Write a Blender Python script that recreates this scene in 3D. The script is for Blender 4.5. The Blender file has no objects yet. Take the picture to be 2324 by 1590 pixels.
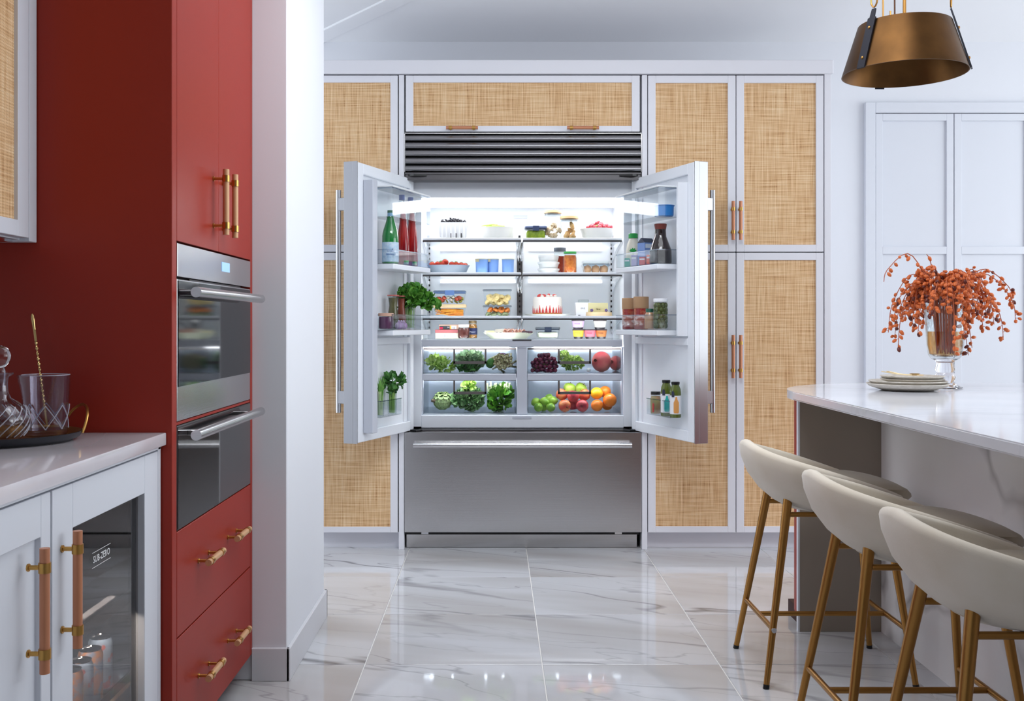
import bpy, bmesh, math, random
from mathutils import Vector, Matrix, Euler

S = bpy.context.scene
COL = S.collection
PI = math.pi

# ------------------------------------------------------------------ camera
F_PX, CX, CY, CAM_H = 2330.0, 1124.5, 735.0, 1.156
cam_d = bpy.data.cameras.new('camera')
cam_d.sensor_width = 36.0
cam_d.lens = 36.0 * F_PX / 2324.0
cam_d.shift_x = (1162 - CX) / 2324.0
cam_d.shift_y = -(795 - CY) / 2324.0
cam_d.clip_start = 0.05
cam = bpy.data.objects.new('camera', cam_d)
cam.location = (0, 0, CAM_H)
cam.rotation_euler = (PI / 2, 0, 0)
COL.objects.link(cam)
S.camera = cam

# ------------------------------------------------------------------ world, lights, exposure
wd = bpy.data.worlds.new('world')
wd.use_nodes = True
wd.node_tree.nodes['Background'].inputs[0].default_value = (0.80, 0.88, 1.0, 1)
wd.node_tree.nodes['Background'].inputs[1].default_value = 0.3
S.world = wd


def area(name, loc, size, power, rot, col=(0.90, 0.95, 1.0), spread=180):
    l = bpy.data.lights.new(name, 'AREA')
    l.shape = 'RECTANGLE'
    l.size, l.size_y = size
    l.energy = power
    l.color = col
    l.spread = math.radians(spread)
    o = bpy.data.objects.new(name, l)
    o.location = loc
    o.rotation_euler = [math.radians(a) for a in rot]
    COL.objects.link(o)
    return o


area('window_light_right', (6.3, 3.7, 1.75), (2.2, 2.8), 92, (0, 90, 0))
area('window_light_right_near', (6.3, 1.1, 1.80), (3.3, 3.4), 74, (0, 90, 0))
area('window_light_hall', (-2.7, 4.75, 1.5), (2.2, 1.2), 22, (0, -90, 0))
area('overhead_fill', (0.6, 3.1, 2.75), (1.6, 1.6), 21, (0, 0, 0))  # unseen fill panel added overhead; the ceiling has no opening
area('fridge_wall_fill', (0.3, 2.62, 2.85), (1.6, 0.4), 9, (38, 0, 0), spread=120)  # unseen fill lamp added to lift the cabinet wall
S.view_settings.view_transform = 'Standard'
S.view_settings.look = 'None'
S.view_settings.gamma = 1.0
S.view_settings.use_curve_mapping = False
S.view_settings.exposure = 0.25
S.cycles.use_denoising = True
S.cycles.max_bounces = 12
S.cycles.diffuse_bounces = 6
S.cycles.glossy_bounces = 6
S.cycles.transmission_bounces = 10
S.cycles.transparent_max_bounces = 24
S.cycles.caustics_reflective = False
S.cycles.caustics_refractive = False
S.cycles.sample_clamp_indirect = 5.0


# ------------------------------------------------------------------ helpers
def lin(c):
    out = []
    for v in c[:3]:
        v = v / 255.0
        out.append(v / 12.92 if v <= 0.04045 else ((v + 0.055) / 1.055) ** 2.4)
    return tuple(out) + (1.0,)


def X(px, Y):
    return (px - CX) * Y / F_PX


def Z(py, Y):
    return CAM_H - (py - CY) * Y / F_PX


MATS = {}


def mat(name, rgb, rough=0.5, metal=0.0, spec=0.5, trans=0.0, ior=1.45, emis=0.0, emis_rgb=None, bump=None, sheen=0.0,
        coat=0.0, vary=None, aniso=0.0):
    m = bpy.data.materials.new(name)
    m.use_nodes = True
    nt = m.node_tree
    p = nt.nodes['Principled BSDF']
    p.inputs['Base Color'].default_value = lin(rgb)
    p.inputs['Roughness'].default_value = rough
    p.inputs['Metallic'].default_value = metal
    p.inputs['Specular IOR Level'].default_value = spec
    p.inputs['Transmission Weight'].default_value = trans
    p.inputs['IOR'].default_value = ior
    p.inputs['Sheen Weight'].default_value = sheen
    p.inputs['Coat Weight'].default_value = coat
    p.inputs['Anisotropic'].default_value = aniso
    if emis:
        p.inputs['Emission Color'].default_value = lin(emis_rgb or rgb)
        p.inputs['Emission Strength'].default_value = emis
    if bump or vary:
        tc = nt.nodes.new('ShaderNodeTexCoord')
    if bump:
        sc, st = bump[0], bump[1]
        mp = nt.nodes.new('ShaderNodeMapping')
        mp.inputs['Scale'].default_value = sc if isinstance(sc, tuple) else (sc, sc, sc)
        nz = nt.nodes.new('ShaderNodeTexNoise')
        nz.inputs['Scale'].default_value = 1.0
        nz.inputs['Detail'].default_value = 3.0
        bp = nt.nodes.new('ShaderNodeBump')
        bp.inputs['Strength'].default_value = st
        bp.inputs['Distance'].default_value = 0.002
        nt.links.new(tc.outputs['Object'], mp.inputs['Vector'])
        nt.links.new(mp.outputs[0], nz.inputs['Vector'])
        nt.links.new(nz.outputs['Fac'], bp.inputs['Height'])
        nt.links.new(bp.outputs[0], p.inputs['Normal'])
    if vary:
        sc, rgb2 = vary[0], vary[1]
        mp = nt.nodes.new('ShaderNodeMapping')
        mp.inputs['Scale'].default_value = sc if isinstance(sc, tuple) else (sc, sc, sc)
        nz = nt.nodes.new('ShaderNodeTexNoise')
        nz.inputs['Scale'].default_value = 1.0
        nz.inputs['Detail'].default_value = 4.0
        rp = nt.nodes.new('ShaderNodeValToRGB')
        lo, hi = (vary[2] if len(vary) > 2 else (0.35, 0.65))
        rp.color_ramp.elements[0].position = lo
        rp.color_ramp.elements[1].position = hi
        rp.color_ramp.elements[0].color = lin(rgb)
        rp.color_ramp.elements[1].color = lin(rgb2)
        nt.links.new(tc.outputs['Object'], mp.inputs['Vector'])
        nt.links.new(mp.outputs[0], nz.inputs['Vector'])
        nt.links.new(nz.outputs['Fac'], rp.inputs[0])
        nt.links.new(rp.outputs[0], p.inputs['Base Color'])
    MATS[name] = m
    return m


def clear_mat(name, tint, rough=0.03, refl=1.0, ior=1.45):
    """thin clear sheet: lets light straight through, mirrors by Fresnel"""
    m = bpy.data.materials.new(name)
    m.use_nodes = True
    nt = m.node_tree
    nt.nodes.clear()
    out = nt.nodes.new('ShaderNodeOutputMaterial')
    mix = nt.nodes.new('ShaderNodeMixShader')
    tr = nt.nodes.new('ShaderNodeBsdfTransparent')
    tr.inputs[0].default_value = lin(tint)
    gl = nt.nodes.new('ShaderNodeBsdfGlossy')
    gl.inputs['Roughness'].default_value = rough
    lw = nt.nodes.new('ShaderNodeLayerWeight')
    lw.inputs['Blend'].default_value = 0.5
    pw = nt.nodes.new('ShaderNodeMath')
    pw.operation = 'POWER'
    pw.inputs[1].default_value = 4.0
    nt.links.new(lw.outputs['Facing'], pw.inputs[0])
    ma = nt.nodes.new('ShaderNodeMath')
    ma.operation = 'MULTIPLY_ADD'
    ma.inputs[1].default_value = 0.9
    ma.inputs[2].default_value = ((ior - 1) / (ior + 1)) ** 2
    nt.links.new(pw.outputs[0], ma.inputs[0])
    mu = nt.nodes.new('ShaderNodeMath')
    mu.operation = 'MULTIPLY'
    mu.use_clamp = True
    mu.inputs[1].default_value = refl
    nt.links.new(ma.outputs[0], mu.inputs[0])
    nt.links.new(mu.outputs[0], mix.inputs[0])
    nt.links.new(tr.outputs[0], mix.inputs[1])
    nt.links.new(gl.outputs[0], mix.inputs[2])
    nt.links.new(mix.outputs[0], out.inputs[0])
    MATS[name] = m
    return m


def node(nt, kind, **kw):
    n = nt.nodes.new(kind)
    for k, v in kw.items():
        setattr(n, k, v)
    return n


def math_node(nt, op, a, b=None):
    n = nt.nodes.new('ShaderNodeMath')
    n.operation = op
    for i, v in enumerate((a, b)):
        if v is None:
            continue
        if isinstance(v, (int, float)):
            n.inputs[i].default_value = v
        else:
            nt.links.new(v, n.inputs[i])
    return n.outputs[0]


def rattan_mat():
    m = mat('rattan', (196, 158, 118), 0.65)
    nt = m.node_tree
    p = nt.nodes['Principled BSDF']
    geo = node(nt, 'ShaderNodeNewGeometry')
    sep = node(nt, 'ShaderNodeSeparateXYZ')
    nt.links.new(geo.outputs['Position'], sep.inputs[0])
    u = math_node(nt, 'ADD', sep.outputs[0], sep.outputs[1])
    v = sep.outputs[2]
    k = 2 * PI / 0.0068
    # slightly wandering strands
    nz = node(nt, 'ShaderNodeTexNoise')
    nz.inputs['Scale'].default_value = 24
    nt.links.new(geo.outputs['Position'], nz.inputs['Vector'])
    wob = math_node(nt, 'MULTIPLY', math_node(nt, 'SUBTRACT', nz.outputs['Fac'], 0.5), 1.8)
    su = math_node(nt, 'SINE', math_node(nt, 'ADD', math_node(nt, 'MULTIPLY', u, k), wob))
    sv = math_node(nt, 'SINE', math_node(nt, 'ADD', math_node(nt, 'MULTIPLY', v, k), wob))
    gaps = math_node(nt, 'MULTIPLY', math_node(nt, 'GREATER_THAN', su, 0.35), math_node(nt, 'GREATER_THAN', sv, 0.35))
    ridge = math_node(nt, 'MAXIMUM', math_node(nt, 'MULTIPLY', su, -1), math_node(nt, 'MULTIPLY', sv, -1))
    # streaks along both directions
    cmb1 = node(nt, 'ShaderNodeCombineXYZ')
    cmb2 = node(nt, 'ShaderNodeCombineXYZ')
    for c, a, b in ((cmb1, 5.0, 150.0), (cmb2, 150.0, 5.0)):
        nt.links.new(math_node(nt, 'MULTIPLY', u, a), c.inputs[0])
        nt.links.new(math_node(nt, 'MULTIPLY', v, b), c.inputs[1])
    ns = []
    for c in (cmb1, cmb2):
        n = node(nt, 'ShaderNodeTexNoise')
        n.inputs['Scale'].default_value = 1.0
        n.inputs['Detail'].default_value = 2.5
        nt.links.new(c.outputs[0], n.inputs['Vector'])
        ns.append(n.outputs['Fac'])
    st = math_node(nt, 'MULTIPLY', math_node(nt, 'ADD', ns[0], ns[1]), 0.5)
    rp = node(nt, 'ShaderNodeValToRGB')
    e = rp.color_ramp.elements
    e[0].position, e[0].color = 0.30, lin((150, 98, 56))
    e[1].position, e[1].color = 0.40, lin((204, 160, 112))
    a = e.new(0.52)
    a.color = lin((226, 188, 142))
    b = e.new(0.66)
    b.color = lin((240, 212, 172))
    nt.links.new(st, rp.inputs[0])
    mx = node(nt, 'ShaderNodeMix', data_type='RGBA')
    nt.links.new(math_node(nt, 'MULTIPLY', gaps, 0.50), mx.inputs['Factor'])
    nt.links.new(rp.outputs[0], mx.inputs['A'])
    mx.inputs['B'].default_value = lin((146, 100, 60))
    nt.links.new(mx.outputs['Result'], p.inputs['Base Color'])
    bp = node(nt, 'ShaderNodeBump')
    bp.inputs['Strength'].default_value = 0.35
    bp.inputs['Distance'].default_value = 0.001
    nt.links.new(ridge, bp.inputs['Height'])
    nt.links.new(bp.outputs[0], p.inputs['Normal'])
    return m


def marble_mat(name, base, base2, vein, scale, rough, per_object=False, vein_w=0.035, strength=0.75, rot=28, second=True):
    m = mat(name, base, rough)
    nt = m.node_tree
    p = nt.nodes['Principled BSDF']
    geo = node(nt, 'ShaderNodeNewGeometry')
    vec = geo.outputs['Position']
    if per_object:
        oi = node(nt, 'ShaderNodeObjectInfo')
        rnd = node(nt, 'ShaderNodeVectorMath', operation='SCALE')
        cv = node(nt, 'ShaderNodeCombineXYZ')
        nt.links.new(oi.outputs['Random'], cv.inputs[0])
        nt.links.new(math_node(nt, 'FRACT', math_node(nt, 'MULTIPLY', oi.outputs['Random'], 37.7)), cv.inputs[1])
        nt.links.new(math_node(nt, 'FRACT', math_node(nt, 'MULTIPLY', oi.outputs['Random'], 91.3)), cv.inputs[2])
        nt.links.new(cv.outputs[0], rnd.inputs[0])
        rnd.inputs['Scale'].default_value = 9.0
        ad = node(nt, 'ShaderNodeVectorMath', operation='ADD')
        nt.links.new(vec, ad.inputs[0])
        nt.links.new(rnd.outputs[0], ad.inputs[1])
        vec = ad.outputs[0]
    mp = node(nt, 'ShaderNodeMapping')
    mp.inputs['Rotation'].default_value = (0, 0, math.radians(rot))
    mr = node(nt, 'ShaderNodeMapping')
    mr.inputs['Rotation'].default_value = (0, 0, math.radians(rot))
    nt.links.new(vec, mr.inputs['Vector'])
    mp.inputs['Rotation'].default_value = (0, 0, 0)
    mp.inputs['Scale'].default_value = (scale * 0.40, scale * 1.6, scale)
    nt.links.new(mr.outputs[0], mp.inputs['Vector'])
    veins = []
    for sc, w in ((1.0, vein_w), (2.1, vein_w * 0.7)):
        n = node(nt, 'ShaderNodeTexNoise')
        n.inputs['Scale'].default_value = sc
        n.inputs['Detail'].default_value = 4.0
        n.inputs['Roughness'].default_value = 0.42
        nt.links.new(mp.outputs[0], n.inputs['Vector'])
        d = math_node(nt, 'ABSOLUTE', math_node(nt, 'SUBTRACT', n.outputs['Fac'], 0.5))
        q = math_node(nt, 'SUBTRACT', 1.0, math_node(nt, 'DIVIDE', d, w))
        veins.append(math_node(nt, 'MAXIMUM', q, 0.0))
    msk = node(nt, 'ShaderNodeTexNoise')
    msk.inputs['Scale'].default_value = 0.9
    msk.inputs['Detail'].default_value = 2.0
    nt.links.new(mp.outputs[0], msk.inputs['Vector'])
    r2 = node(nt, 'ShaderNodeValToRGB')
    r2.color_ramp.elements[0].position = 0.36
    r2.color_ramp.elements[1].position = 0.60
    nt.links.new(msk.outputs['Fac'], r2.inputs[0])
    v = math_node(nt, 'MULTIPLY', veins[0], r2.outputs[0])
    if second:
        v = math_node(nt, 'MAXIMUM', v, math_node(nt, 'MULTIPLY', math_node(nt, 'MULTIPLY', veins[1], r2.outputs[0]), 0.55))
    v = math_node(nt, 'MULTIPLY', v, strength)
    cl = node(nt, 'ShaderNodeTexNoise')
    cl.inputs['Scale'].default_value = 1.3
    cl.inputs['Detail'].default_value = 3.0
    nt.links.new(mp.outputs[0], cl.inputs['Vector'])
    mx0 = node(nt, 'ShaderNodeMix', data_type='RGBA')
    r3 = node(nt, 'ShaderNodeValToRGB')
    r3.color_ramp.elements[0].position = 0.38
    r3.color_ramp.elements[1].position = 0.66
    nt.links.new(cl.outputs['Fac'], r3.inputs[0])
    nt.links.new(r3.outputs[0], mx0.inputs['Factor'])
    mx0.inputs['A'].default_value = lin(base)
    mx0.inputs['B'].default_value = lin(base2)
    mx = node(nt, 'ShaderNodeMix', data_type='RGBA')
    nt.links.new(v, mx.inputs['Factor'])
    nt.links.new(mx0.outputs['Result'], mx.inputs['A'])
    mx.inputs['B'].default_value = lin(vein)
    nt.links.new(mx.outputs['Result'], p.inputs['Base Color'])
    return m


# ------------------------------------------------------------------ mesh builder
class MB:
    def __init__(self):
        self.bm = bmesh.new()
        self.mi = 0

    def _new(self, verts):
        fs = set()
        for v in verts:
            for f in v.link_faces:
                fs.add(f)
        for f in fs:
            f.material_index = self.mi

    def box(self, x0, y0, z0, x1, y1, z1, b=0.0, seg=1):
        vs = bmesh.ops.create_cube(self.bm, size=1.0)['verts']
        cx, cy, cz = (x0 + x1) / 2, (y0 + y1) / 2, (z0 + z1) / 2
        dx, dy, dz = abs(x1 - x0), abs(y1 - y0), abs(z1 - z0)
        for v in vs:
            v.co = (v.co.x * dx + cx, v.co.y * dy + cy, v.co.z * dz + cz)
        self._new(vs)
        if b:
            es = set()
            for v in vs:
                es.update(v.link_edges)
            r = bmesh.ops.bevel(self.bm, geom=list(es), offset=min(b, dx * .49, dy * .49, dz * .49), segments=seg, affect='EDGES', profile=0.5)
            for f in r['faces']:
                f.material_index = self.mi
        return self

    def obox(self, x0, y0, z0, x1, y1, z1, t=0.003):
        """box open at the top"""
        self.box(x0, y0, z0, x1, y1, z0 + t)
        self.box(x0, y0, z0 + t, x0 + t, y1, z1)
        self.box(x1 - t, y0, z0 + t, x1, y1, z1)
        self.box(x0 + t, y0, z0 + t, x1 - t, y0 + t, z1)
        self.box(x0 + t, y1 - t, z0 + t, x1 - t, y1, z1)
        return self

    def loft(self, rings, close=True, caps=True):
        rows = [[self.bm.verts.new(p) for p in r] for r in rings]
        n = len(rows[0])
        for a, b in zip(rows[:-1], rows[1:]):
            for i in range(n if close else n - 1):
                j = (i + 1) % n
                try:
                    f = self.bm.faces.new((a[i], a[j], b[j], b[i]))
                    f.material_index = self.mi
                except ValueError:
                    pass
        if caps and close:
            for r in (rows[0], rows[-1]):
                try:
                    f = self.bm.faces.new(r)
                    f.material_index = self.mi
                except ValueError:
                    pass
        return self

    def prism(self, pts, z0, z1):
        return self.loft([[(x, y, z0) for x, y in pts], [(x, y, z1) for x, y in pts]])

    def lathe(self, prof, cx=0, cy=0, cz=0, seg=20, sx=1, sy=1, tilt=None):
        """profile of (r, z); r==0 closes to a point"""
        rows = []
        for r, z in prof:
            if r <= 1e-6:
                rows.append([self.bm.verts.new(self._t((0, 0, z), cx, cy, cz, tilt))])
            else:
                rows.append([self.bm.verts.new(self._t((r * sx * math.cos(2 * PI * i / seg), r * sy * math.sin(2 * PI * i / seg), z), cx, cy, cz, tilt)) for i in range(seg)])
        for a, b in zip(rows[:-1], rows[1:]):
            for i in range(seg):
                j = (i + 1) % seg
                if len(a) == 1 and len(b) == 1:
                    continue
                if len(a) == 1:
                    vs = (a[0], b[j], b[i])
                elif len(b) == 1:
                    vs = (a[i], a[j], b[0])
                else:
                    vs = (a[i], a[j], b[j], b[i])
                f = self.bm.faces.new(vs)
                f.material_index = self.mi
        return self

    def _t(self, p, cx, cy, cz, tilt):
        v = Vector(p)
        if tilt is not None:
            v = tilt @ v
        return (v.x + cx, v.y + cy, v.z + cz)

    def cyl(self, p0, p1, r0, r1=None, seg=12, caps=True):
        r1 = r0 if r1 is None else r1
        return self.tube([p0, p1], [r0, r1], seg, caps)

    def tube(self, path, r, seg=8, caps=True, closed=False):
        path = [Vector(p) for p in path]
        n = len(path)
        rs = r if isinstance(r, (list, tuple)) else [r] * n
        rings = []
        up = Vector((0, 0, 1))
        ref = None
        for i, p in enumerate(path):
            if closed:
                d = path[(i + 1) % n] - path[i - 1]
            else:
                d = path[min(i + 1, n - 1)] - path[max(i - 1, 0)]
            d.normalize()
            if ref is None:
                ref = up.cross(d)
                if ref.length < 1e-3:
                    ref = Vector((1, 0, 0)).cross(d)
                ref.normalize()
            else:
                ref = ref - d * ref.dot(d)
                ref.normalize()
            bi = d.cross(ref)
            rings.append([tuple(p + (ref * math.cos(2 * PI * k / seg) + bi * math.sin(2 * PI * k / seg)) * rs[i]) for k in range(seg)])
        if closed:
            rings.append(rings[0])
        return self.loft(rings, True, caps and not closed)

    def ball(self, c, r, seg=12, rings=8, sx=1, sy=1, sz=1, rot=None):
        prof = [(r * math.sin(PI * k / rings), -r * math.cos(PI * k / rings)) for k in range(rings + 1)]
        prof[0] = (0, -r)
        prof[-1] = (0, r)
        m = Matrix.Diagonal((sx, sy, sz))
        if rot is not None:
            m = rot @ m
        return self.lathe(prof, c[0], c[1], c[2], seg, tilt=m)

    def leaf(self, base, d, up, L, W, ruffle, rng, nu=4, nv=3, droop=0.25):
        d = Vector(d).normalized()
        side = d.cross(Vector(up))
        if side.length < 1e-3:
            side = d.cross(Vector((0.3, 0.9, 0.1)))
        side.normalize()
        nrm = side.cross(d)
        base = Vector(base)
        rows = []
        for i in range(nu):
            s = i / (nu - 1)
            w = W * (0.18 + 0.82 * math.sin(PI * min(1, 0.12 + 0.80 * s)) ** 0.8)
            row = []
            for j in range(nv):
                t = (j / (nv - 1)) * 2 - 1
                p = base + d * (L * s) + side * (w * 0.5 * t) + nrm * (-droop * L * s * s + 0.18 * w * t * t)
                if s > 0:
                    p += Vector((rng.uniform(-1, 1), rng.uniform(-1, 1), rng.uniform(-1, 1))) * ruffle * (0.4 + abs(t))
                row.append(tuple(p))
            rows.append(row)
        return self.loft(rows, False, False)

    def tri_count(self):
        return sum(len(f.verts) - 2 for f in self.bm.faces)

    def mesh(self, name, mats, smooth=35, recalc=True):
        if recalc:
            bmesh.ops.recalc_face_normals(self.bm, faces=self.bm.faces[:])
        me = bpy.data.meshes.new(name)
        self.bm.to_mesh(me)
        self.bm.free()
        if not isinstance(mats, (list, tuple)):
            mats = [mats]
        for mm in mats:
            me.materials.append(mm)
        if smooth:
            for p in me.polygons:
                p.use_smooth = True
            try:
                me.set_sharp_from_angle(angle=math.radians(smooth))
            except Exception:
                pass
        return me


WM = {}


def thing(name, label, cat, loc=(0, 0, 0), rz=0.0, group=None):
    o = bpy.data.objects.new(name, None)
    o.empty_display_size = 0.05
    o.location = loc
    o.rotation_euler = (0, 0, rz)
    COL.objects.link(o)
    tag(o, label, cat, group)
    WM[o] = Matrix.Translation(loc) @ Matrix.Rotation(rz, 4, 'Z')
    return o


def tag(o, label=None, cat=None, group=None, kind=None):
    if label:
        o['label'] = label
    if cat:
        o['category'] = cat
    if group:
        o['group'] = group
    if kind:
        o['kind'] = kind
    return o


def part(name, mb, mats, parent=None, local=False, smooth=35, label=None, kind=None, recalc=True):
    me = mb if isinstance(mb, bpy.types.Mesh) else mb.mesh(name, mats, smooth, recalc)
    o = bpy.data.objects.new(name, me)
    COL.objects.link(o)
    if parent is not None:
        o.parent = parent
        if not local and not isinstance(mb, bpy.types.Mesh):
            me.transform(WM[parent].inverted())
        WM[o] = WM[parent].copy()
    else:
        WM[o] = Matrix()
    if label:
        o['label'] = label
    if kind:
        o['kind'] = kind
    return o


def solo(name, mb, mats, label, cat, group=None, kind=None, smooth=35, base=None):
    """a thing that is one mesh; its origin sits at its own base"""
    me = mb.mesh(name, mats, smooth)
    xs = [v.co.x for v in me.vertices]
    ys = [v.co.y for v in me.vertices]
    zs = [v.co.z for v in me.vertices]
    c = Vector(((min(xs) + max(xs)) / 2, (min(ys) + max(ys)) / 2, min(zs)))
    me.transform(Matrix.Translation(-c))
    o = bpy.data.objects.new(name, me)
    o.location = c
    COL.objects.link(o)
    WM[o] = Matrix.Translation(c)
    tag(o, label, cat, group, kind)
    return o


def struct(name, mb, mats, smooth=35):
    o = part(name, mb, mats, None, smooth=smooth)
    o['kind'] = 'structure'
    return o


def put(name, me, loc, label, cat, group=None, rot=None, scale=None):
    """one more thing that shares a mesh"""
    o = bpy.data.objects.new(name, me)
    o.location = loc
    if rot:
        o.rotation_euler = rot
    if scale:
        o.scale = scale if isinstance(scale, (tuple, list)) else (scale,) * 3
    COL.objects.link(o)
    o['label'] = label
    o['category'] = cat
    if group:
        o['group'] = group
    return o


def sub(name, me, parent, loc, rot=None, scale=None):
    o = bpy.data.objects.new(name, me)
    COL.objects.link(o)
    o.parent = parent
    o.location = loc
    if rot:
        o.rotation_euler = rot
    if scale:
        o.scale = scale if isinstance(scale, (tuple, list)) else (scale,) * 3
    return o


def copy_tree(o, parent=None):
    c = o.copy()
    COL.objects.link(c)
    if parent is not None:
        c.parent = parent
        c.matrix_parent_inverse = o.matrix_parent_inverse.copy()
    for ch in [q for q in list(COL.objects) if q.parent == o]:
        copy_tree(ch, c)
    return c


def lettering(body, size, m, parent, loc, rot, name='lettering', local=False, align='CENTER', ext=0.0003, sx=1.0):
    cu = bpy.data.curves.new(name, 'FONT')
    cu.body = body
    cu.size = size
    cu.align_x = align
    cu.align_y = 'CENTER'
    cu.extrude = ext
    cu.resolution_u = 2
    tmp = bpy.data.objects.new(name, cu)
    COL.objects.link(tmp)
    bpy.context.view_layer.update()
    dg = bpy.context.evaluated_depsgraph_get()
    me = bpy.data.meshes.new_from_object(tmp.evaluated_get(dg))
    bpy.data.objects.remove(tmp)
    me.materials.clear()
    me.materials.append(m)
    M = Matrix.Translation(loc) @ Euler([math.radians(a) for a in rot]).to_matrix().to_4x4() @ Matrix.Diagonal((sx, 1, 1, 1))
    me.transform(M)
    if parent is not None and not local:
        me.transform(WM[parent].inverted())
    o = bpy.data.objects.new(name, me)
    COL.objects.link(o)
    if parent is not None:
        o.parent = parent
        WM[o] = WM[parent].copy()
    return o


# ------------------------------------------------------------------ materials
WALL = mat('wall_paint', (228, 230, 235), 0.75, bump=(60, 0.05))
WALLD = mat('rear_wall_paint', (104, 98, 95), 0.8)
CEIL = mat('ceiling_paint', (240, 241, 243), 0.85)
CAB = mat('cabinet_paint', (226, 226, 232), 0.42, bump=(90, 0.03))
CABW = mat('cabinet_white_paint', (218, 221, 228), 0.40, bump=(90, 0.03))
DARK = mat('gap_shade', (30, 30, 34), 0.8)  # near-black sheets behind the doors stand in for shade in the gaps
RED = mat('red_paint', (150, 40, 24), 0.42, spec=0.32, bump=(120, 0.03))
REDS = mat('red_recess_shade', (52, 18, 14), 0.6)  # darker red, the shade of the toe recess put into the colour
TRIMW = mat('trim_paint', (214, 214, 218), 0.45)
RAT = rattan_mat()
STEEL = mat('brushed_steel', (204, 203, 204), 0.22, 1.0, bump=((3, 3, 420), 0.05), aniso=0.5)
STEELV = mat('brushed_steel_vertical', (186, 187, 190), 0.30, 1.0, bump=((300, 300, 3), 0.04))
STEELG = mat('grille_steel', (146, 145, 148), 0.26, 1.0, bump=((3, 3, 420), 0.05))
STEELD = mat('dark_steel', (104, 102, 104), 0.30, 1.0)
CHROME = mat('chrome', (225, 227, 230), 0.10, 1.0)
LINER = mat('fridge_liner', (232, 236, 242), 0.30, bump=(40, 0.02))
LINERG = mat('fridge_grey_trim', (196, 200, 210), 0.35)
GASK = mat('gasket', (168, 172, 180), 0.6)
BLACK = mat('black_plastic', (16, 16, 18), 0.35)
OVENGLASS = mat('oven_black_glass', (14, 15, 19), 0.06, 0.0, 0.35)
BRASS = mat('brushed_brass', (196, 152, 84), 0.30, 1.0)
BRASSL = mat('stool_brass', (172, 126, 68), 0.34, 1.0, bump=(200, 0.04))
PENDB = mat('antique_brass', (76, 52, 30), 0.40, 1.0, vary=((7, 7, 7), (98, 68, 38)), bump=(80, 0.06))
COPPER = mat('copper_tan_bar', (196, 132, 98), 0.40, 0.35)
TANBAR = mat('tan_wood_bar', (206, 160, 118), 0.42, 0.1)
STRAP = mat('black_iron', (34, 34, 42), 0.45, 0.6)
FABRIC = mat('greige_velvet', (222, 211, 192), 0.85, sheen=0.35, bump=(350, 0.12), vary=((9, 9, 9), (228, 218, 202)))
FABSEAT = mat('taupe_velvet', (172, 160, 138), 0.85, sheen=0.3, bump=(350, 0.12))
TILE = marble_mat('floor_marble_tile', (206, 207, 211), (182, 179, 178), (96, 94, 97), 1.3, 0.045, True, 0.012, 0.8, rot=20)
GROUT = mat('floor_grout', (232, 230, 226), 0.8)
QUARTZ = marble_mat('quartz_top', (222, 223, 228), (214, 215, 221), (188, 187, 190), 1.5, 0.10, False, 0.02, 0.40, rot=15)
QUARTZS = marble_mat('island_marble_cladding', (240, 236, 235), (233, 228, 227), (120, 112, 112), 1.0, 0.16, False, 0.014, 0.7, rot=50, second=False)
QUARTZL = marble_mat('left_quartz_top', (220, 214, 219), (210, 204, 209), (222, 218, 222), 1.6, 0.10, False, 0.03, 0.5, rot=70)
TAUPE = mat('taupe_panel', (150, 139, 127), 0.5)
CLEAR = clear_mat('clear_plastic', (250, 252, 253), 0.04, 0.9)
CLEARB = clear_mat('clear_blue_plastic', (246, 249, 251), 0.05, 1.0)
SHELFG = clear_mat('shelf_glass', (250, 252, 252), 0.03, 0.8)
FROST = mat('frosted_plastic', (236, 240, 242), 0.35, trans=0.0)
COOLG = clear_mat('cooler_glass', (206, 203, 202), 0.03, 1.15)
CUT = mat('cut_line', (222, 222, 234), 0.25)
CUT.node_tree.nodes['Principled BSDF'].inputs['Alpha'].default_value = 0.42
GLASS = mat('crystal_glass', (252, 252, 255), 0.01, 0.0, 0.5, 1.0, 1.47)
JARG = clear_mat('jar_glass', (244, 248, 247), 0.02, 1.1)
WHITEC = mat('white_ceramic', (236, 236, 232), 0.3)
STONEW = mat('speckled_stoneware', (206, 200, 190), 0.5, vary=((60, 60, 60), (190, 183, 172)))
LED = mat('fridge_led', (255, 255, 255), 0.5, emis=4.6, emis_rgb=(250, 251, 255))
SHELFFILL = mat('shelf_fill_glow', (255, 255, 255), 0.5, emis=14.0, emis_rgb=(252, 252, 255))
LEDB = mat('fridge_back_strip', (255, 255, 255), 0.5, emis=0.7, emis_rgb=(252, 252, 255))
REARFILL = mat('drawer_rear_fill', (255, 255, 255), 0.5, emis=11.0, emis_rgb=(252, 252, 255))
COOLFILL = mat('cooler_fill_glow', (255, 255, 255), 0.5, emis=70.0, emis_rgb=(255, 246, 232))
DRAWFILL = mat('drawer_front_fill', (255, 255, 255), 0.5, emis=30.0, emis_rgb=(252, 252, 255))
DISP = mat('oven_display', (120, 160, 200), 0.3, emis=0.7, emis_rgb=(150, 190, 230))


def col(name, rgb, rough=0.45, **k):
    return MATS.get(name) or mat(name, rgb, rough, **k)
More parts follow.
